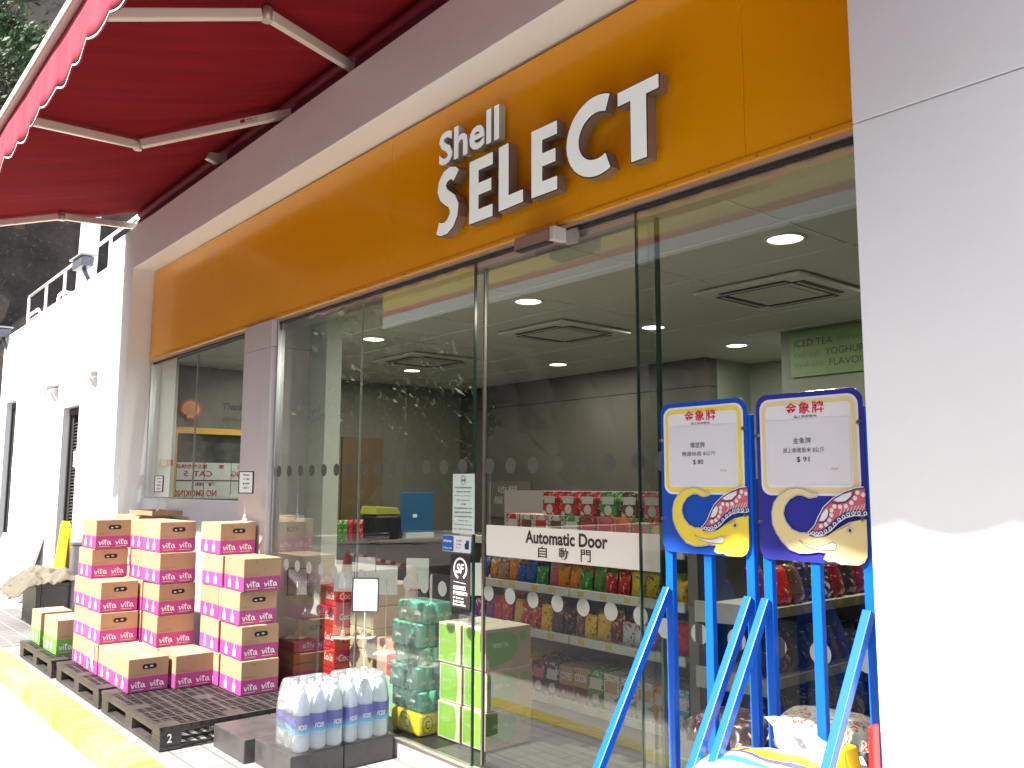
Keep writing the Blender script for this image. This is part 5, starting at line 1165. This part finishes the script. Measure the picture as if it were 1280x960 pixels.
# green can multipacks
GCAN = None
levels = [(.13, .245, "yellow"), (.272, .39, 0), (.392, .535, 0), (.537, .655, 0), (.657, .80, 0), (.802, .925, 0)]
off = [(0, 0), (.0, .01), (-.02, 0), (.01, .02), (.0, 0), (.03, .02)]
for k, ((z0, z1, kind), (dx, dy)) in enumerate(zip(levels, off)):
    x1 = -4.53+dx; y0 = 3.10+dy
    if k == 0:
        for q, (xa, xb, lab) in enumerate(((-4.86, -4.53, "yellow drink pack with ringed C mark at the foot of the green packs, glass side"),)):
            t = thing("can_multipack", lab, "drinks pack", (xa, y0, z0), "yellow packs marked C")
            Y = mat("yellow_film", (.82, .62, .02), .25); b = MB(); b.box(xa, xb, y0, y0+.25, z0, z1+.02); b.build("film", Y, t, bevel=.02)
            b = MB(); ribfaces(b, arc(xa+.17, z0+.068, .062, .055, 0, 360, 22), .004, .002, mapY(y0), DK); add_text(b, "°C", xa+.13, xa+.21, z0+.035, z0+.10, .002, mapY(y0), DK)
            for c_ in (y0+.06, y0+.18): ribfaces(b, arc(c_, z0+.066, .036, .05, 0, 360, 18), .004, .002, mapX(xb), DK); add_text(b, "C", c_-.015, c_+.017, z0+.04, z0+.09, .002, mapX(xb), DK, bold=.01)
            b.build("print", None, t, norm=False)
        continue
    t = thing("can_multipack", "green wrapped can multipack at level %s of the tower by the glass" % ("", "one", "two", "three", "four", "five")[k], "drinks pack", (x1-.33, y0, z0), "green can multipacks")
    b = MB()
    nx_, ny_ = 5, 3; r0 = .033
    for i in range(nx_):
        for j in range(ny_): b.lathe([(r0-.008, 0), (r0, .008), (r0, z1-z0-.012), (r0-.008, z1-z0)], (x1-.033-i*.067, y0+.033+j*.067, z0), n=14)
    b.build("cans", mat("mint_film", (.10, .50, .35), .2, noise=.35, nscale=12), t)
    b = MB(); b.prism(rrect(x1-.34, x1+.002, y0-.002, y0+.205, .03), z0+.003, z1-.001, None); b.build("film", WRAP, t)
    b = MB()
    for i in range(2): add_text(b, "Lime", x1-.28+i*.16, x1-.22+i*.16, z0+.05, z0+.075, .004, mapY(y0), PRINTW, bold=.01, shear=.3)
    for j in range(3): add_text(b, "Lime", y0+.012+j*.067, y0+.058+j*.067, z0+.04, z0+.07, .004, mapX(x1), mat("pale_gold", (.7, .65, .35), .4), shear=.3)
    b.build("print", None, t, norm=False)
# green and white big cartons
GW = mat("cream_carton", (.66, .60, .46), .6, noise=.04); TANC = mat("shaded_tan_carton", (.30, .21, .12), .6, noise=.05); LG = mat("lime_print", (.27, .50, .07), .5)  # tan side face; its shade is put into the darker tan and lime
for lv, (z0, z1) in enumerate(((.13, .345), (.348, .575), (.578, .815))):
    for q, (xa, xb) in enumerate(((-4.50, -4.275), (-4.27, -4.045))):
        y0 = 3.215+(.01 if lv == 1 else 0)+q*.012
        t = thing("tea_carton", "cream and lime green carton, level %s, %s column just behind the door edge" % (("one", "two", "three")[lv], ("left", "right")[q]), "carton", (xa, y0, z0), "lime green cartons")
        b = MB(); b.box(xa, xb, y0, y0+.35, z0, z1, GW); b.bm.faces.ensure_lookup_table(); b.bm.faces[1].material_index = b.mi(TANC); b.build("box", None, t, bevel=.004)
        b = MB(); mp = mapY(y0); cx_, cz_ = xa+.09, (z0+z1)/2
        P = [(xa+.012, z0+.012), (xa+.17, z0+.012)]+[(xa+.17+.018*sin(a), z0+.012+(z1-z0-.024)*a/pi) for a in (.5, 1.2, 1.9, 2.6)]+[(xa+.165, z1-.012), (xa+.012, z1-.012)]
        b.face([mp((*p, .001)) for p in P], LG); add_text(b, "GREEN TEA", xa+.03, xa+.13, cz_, cz_+.02, .002, mp, GW)
        if q == 1:
            mp = mapX(xb); b.face([mp((y0+.012+p[0]*.29, z0+.02+p[1]*(z1-z0-.04), .001)) for p in ((0, 0), (.3, .02), (.62, .15), (.8, .45), (.78, .8), (.6, .97), (.3, 1), (0, 1))], mat("shaded_lime_print", (.09, .24, .03), .5)); add_text(b, "GREEN TEA", y0+.05, y0+.17, cz_+.01, cz_+.035, .002, mp, GW)
            b.face([mp((y0+.29+.03*cos(a*pi/6), z1-.06+.03*sin(a*pi/6), .001)) for a in range(12)], mat("shaded_lime_print", (.09, .24, .03), .5))
        b.build("print", None, t, norm=False)

# ---------------------------------------------------------------- counter area deep inside
WD = mat("dark_counter", (.045, .028, .02), .4, noise=.2, stretch=(1, 1, 12))
ct = thing("cash_counter", "long dark brown cash counter with pale top deep in the shop", "counter", (-8.6, 6.2, .12))
b = MB(); b.box(-9.2, -8.6, 5.26, 7.2, .12, 1.0); b.build("front", WD, ct, bevel=.005)
b = MB(); b.box(-9.25, -8.52, 5.25, 7.25, 1.0, 1.04); b.build("top", mat("counter_top", (.16, .14, .11), .35), ct, bevel=.005)
b = MB(); b.box(-8.6, -6.2, 6.9, 7.2, .12, .98); b.build("return_front", WD, ct, bevel=.005)
t = thing("till_machine", "black till machine with yellow-green top on the cash counter", "till", (-8.8, 5.4, 1.04))
b = MB(); b.box(-8.95, -8.62, 5.25, 5.60, 1.04, 1.32); b.build("body", mat("till_black", (.012, .012, .014), .4), t, bevel=.03)
b = MB(); b.prism([(5.24, 1.325), (5.60, 1.325), (5.55, 1.40), (5.27, 1.42)], -8.96, -8.62, None, lambda p: (p[2], p[0], p[1])); b.build("lid", mat("till_yellow", (.38, .40, .05), .4), t, bevel=.008)
t = thing("blue_display_panel", "blue framed display panel standing on the cash counter", "display", (-8.8, 5.9, 1.04))
b = MB(); b.box(-8.75, -8.71, 5.66, 6.12, 1.10, 1.58); b.build("panel", mat("display_blue", (.025, .12, .26), .4), t, bevel=.005); b = MB(); b.box(-8.80, -8.66, 5.70, 6.1, 1.04, 1.10); b.build("foot", SHM, t, bevel=.004)
b = MB(); b.box(-8.708, -8.706, 5.82, 5.88, 1.28, 1.32); b.build("logo", PRINTW, t)
t = thing("newspaper_rack", "stand of bright packets at the end of the cash counter", "rack", (-8.6, 4.3, .12))
b = MB(); b.box(-9.1, -8.7, 4.40, 5.20, .12, 1.0); b.build("base", mat("rack_grey", (.045, .043, .038), .5), t, bevel=.005)
b = MB(); b.box(-9.12, -8.68, 4.38, 5.22, 1.0, 1.03); b.build("tray", mat("rack_tray", (.14, .13, .11), .5), t)
random.seed(9)
for i in range(11):
    a, c_ = (("green", "yellow"), ("green", "white"), ("red", "pink"), ("maroon", "red"), ("red", "white"), ("yellow", "green"))[i % 6 if i > 5 else i//2]
    pillow(-8.76, 4.46+i*.068, 1.03, .075, .24, a, c_, "%s packet in the rack by the cash counter, %s" % (a, ordn(i, 11)), "packets in the counter rack", pi/2, 0, .04)
t = thing("wall_notice", "dark notice panel with small white characters on the back wall", "notice", (-7.4, 7.38, 1.5))
b = MB(); b.box(-9.2, -8.35, 7.375, 7.395, 1.25, 1.72); b.build("panel", mat("notice_dark", (.10, .09, .08), .5), t)
b = MB(); add_text(b, "收銀", -9.0, -8.6, 1.56, 1.66, .002, mapY(7.375)); add_text(b, "服務處", -9.08, -8.5, 1.42, 1.52, .002, mapY(7.375)); b.build("lettering", mat("dim_print", (.35, .34, .32), .5), t, norm=False)
t = thing("wall_monitor", "small black monitor on the return of the cash counter", "monitor", (-7.6, 7.0, 1.0))
b = MB(); b.box(-8.1, -7.75, 7.0, 7.03, 1.05, 1.28); b.build("screen", mat("screen_black", (.015, .015, .015), .2), t, bevel=.005)
b = MB(); b.box(-7.95, -7.9, 7.0, 7.05, .98, 1.05); b.build("stand", DARKGAP, t)

# ================================================================ ACROSS THE FORECOURT (seen in the glass)
cn = thing("forecourt_canopy", "fuel forecourt canopy with yellow, red and white edge, reflected in the shop glass", "canopy", (-6, -9, 0))
b = MB(); b.box(-16.3, 6, -27, -4.02, 5.15, 5.95); b.build("roof", mat("canopy_soffit_grey", (.10, .10, .10), .6), cn)  # roof extended far back so that it shades the reflected ground
b = MB(); b.box(-16.32, 6.02, -4.02, -3.98, 5.50, 6.0); b.build("yellow_band", mat("canopy_yellow", (.85, .58, .08), .5), cn)
b = MB(); b.box(-16.32, 6.02, -4.02, -3.978, 5.385, 5.498); b.build("red_band", mat("canopy_red", (.62, .08, .06), .5), cn)
b = MB(); b.box(-16.32, 6.02, -4.02, -3.98, 5.13, 5.383); b.build("white_band", mat("canopy_white", (.72, .74, .74), .5), cn)
for x, y in ((2, -14),): b = MB(); b.box(x-.25, x+.25, y-.25, y+.25, -.13, 5.15); b.build("column", PLAST, cn, bevel=.01)
CONE = mat("cone_red", (.62, .04, .03), .5)
def cone(x, y, lab):
    t = thing("traffic_cone", lab, "traffic cone", (x, y, -.13), "traffic cones across the drive")
    b = MB(); b.lathe([(.17, .03), (.13, .20)], (x, y, -.13), n=24, closed=False); b.lathe([(.095, .42), (.05, .70), (.03, .72)], (x, y, -.13), n=24, closed=False); b.build("cone_body", CONE, t)
    b = MB(); b.lathe([(.131, .20), (.096, .42)], (x, y, -.13), n=24, closed=False); b.build("reflective_band", mat("cone_white", (.72, .70, .80), .4), t)
    b = MB(); b.prism(rrect(x-.2, x+.2, y-.2, y+.2, .04), -.129, -.10, None); b.build("base", DARKGAP, t)
cone(-9.7, -.46, "traffic cone nearer the shop end of the striped bar"); cone(-12.2, -.9, "traffic cone at the far end of the striped bar")
b = MB(); n_ = 14
for k in range(n_):
    a, c_ = Vector((-9.7, -.46, .58)), Vector((-12.2, -.9, .60)); b.tube([a+(c_-a)*k/n_, a+(c_-a)*(k+1)/n_], .028, mat("cone_red", (.62, .04, .03), .5) if k % 2 else PRINTW, n=10)
tag(b.build("striped_barrier_bar", None), "red and white striped bar laid across two traffic cones", "barrier bar")

# ================================================================ TREES
def leafmat(nm, c_):
    m = mat(nm, c_, .6, noise=.5, nscale=1.5); return m
def tree(name, lab, base, top, cr, nleaf, lm, seed, ls=.09, limbs=9):
    random.seed(seed); t = thing(name, lab, "tree", base); base = Vector(base); top = Vector(top)
    b = MB(); mid = base.lerp(top, .5)+Vector((random.uniform(-.3, .3), random.uniform(-.3, .3), 0)); b.tube([base, mid, top], .1, n=8, rads=[.22, .15, .06]); b.build("trunk", mat("bark", (.10, .075, .05), .9, noise=.3), t)
    tips = []
    for i in range(limbs):
        b = MB()
        s_ = base.lerp(top, random.uniform(.35, 1)); d = Vector((random.uniform(-1, 1), random.uniform(-1, 1), random.uniform(-.5, .7))).normalized()
        e = s_+d*cr*random.uniform(.6, 1.1); k_ = s_.lerp(e, .5)+Vector((random.uniform(-.2, .2), random.uniform(-.2, .2), .15)); b.tube([s_, k_, e], .03, n=6, rads=[.05, .03, .01]); tips += [s_.lerp(k_, .8), k_.lerp(e, .3), k_.lerp(e, .7), e]
        for q in range(3):
            f_ = e.lerp(k_, random.random()*.8); g_ = f_+Vector((random.uniform(-1, 1), random.uniform(-1, 1), random.uniform(-1, .6))).normalized()*cr*.4; b.tube([f_, g_], .01, n=5, rads=[.014, .005]); tips += [f_.lerp(g_, .5), g_]
        b.build("limb", mat("bark", (.10, .075, .05), .9), t)
    b = MB()
    for i in range(nleaf):
        c_ = random.choice(tips)+Vector((random.gauss(0, .28), random.gauss(0, .28), random.gauss(0, .2)))*cr*.28
        n_ = Vector((random.uniform(-1, 1), random.uniform(-1, 1), random.uniform(-.2, 1))).normalized(); a = n_.orthogonal().normalized(); q = n_.cross(a); L_ = ls*random.uniform(.6, 1.3)
        b.face([c_-a*L_, c_-q*L_*.4, c_+a*L_, c_+q*L_*.4])
    b.build("crown", lm, t, norm=False)
LG1 = leafmat("leaf_green", (.03, .065, .014)); LG2 = leafmat("leaf_dark", (.018, .032, .01))
tree("leaning_tree", "leafy tree hanging in front of the dark rock slope at the top left", (-28.5, 1.0, 7), (-22.8, 2.6, 13.2), 2.6, 6500, LG1, 3, .11, 14)
tree("slope_tree", "darker sparse tree lower on the rock slope behind the awning", (-29.5, 5.0, 9.5), (-27.6, 4.0, 14.2), 2.2, 3000, LG2, 8, .12, 12)
for k, (x, y, h) in enumerate(((-30, -14, 9), (-25, -10, 11))):
    tree("roadside_tree", "green tree across the forecourt reflected in the shop glass, %s" % ("farther one", "nearer one")[k], (x, y, -.13), (x+.4, y, h*.8), 3.2, 3500, LG1, 30+k, .22, 12)
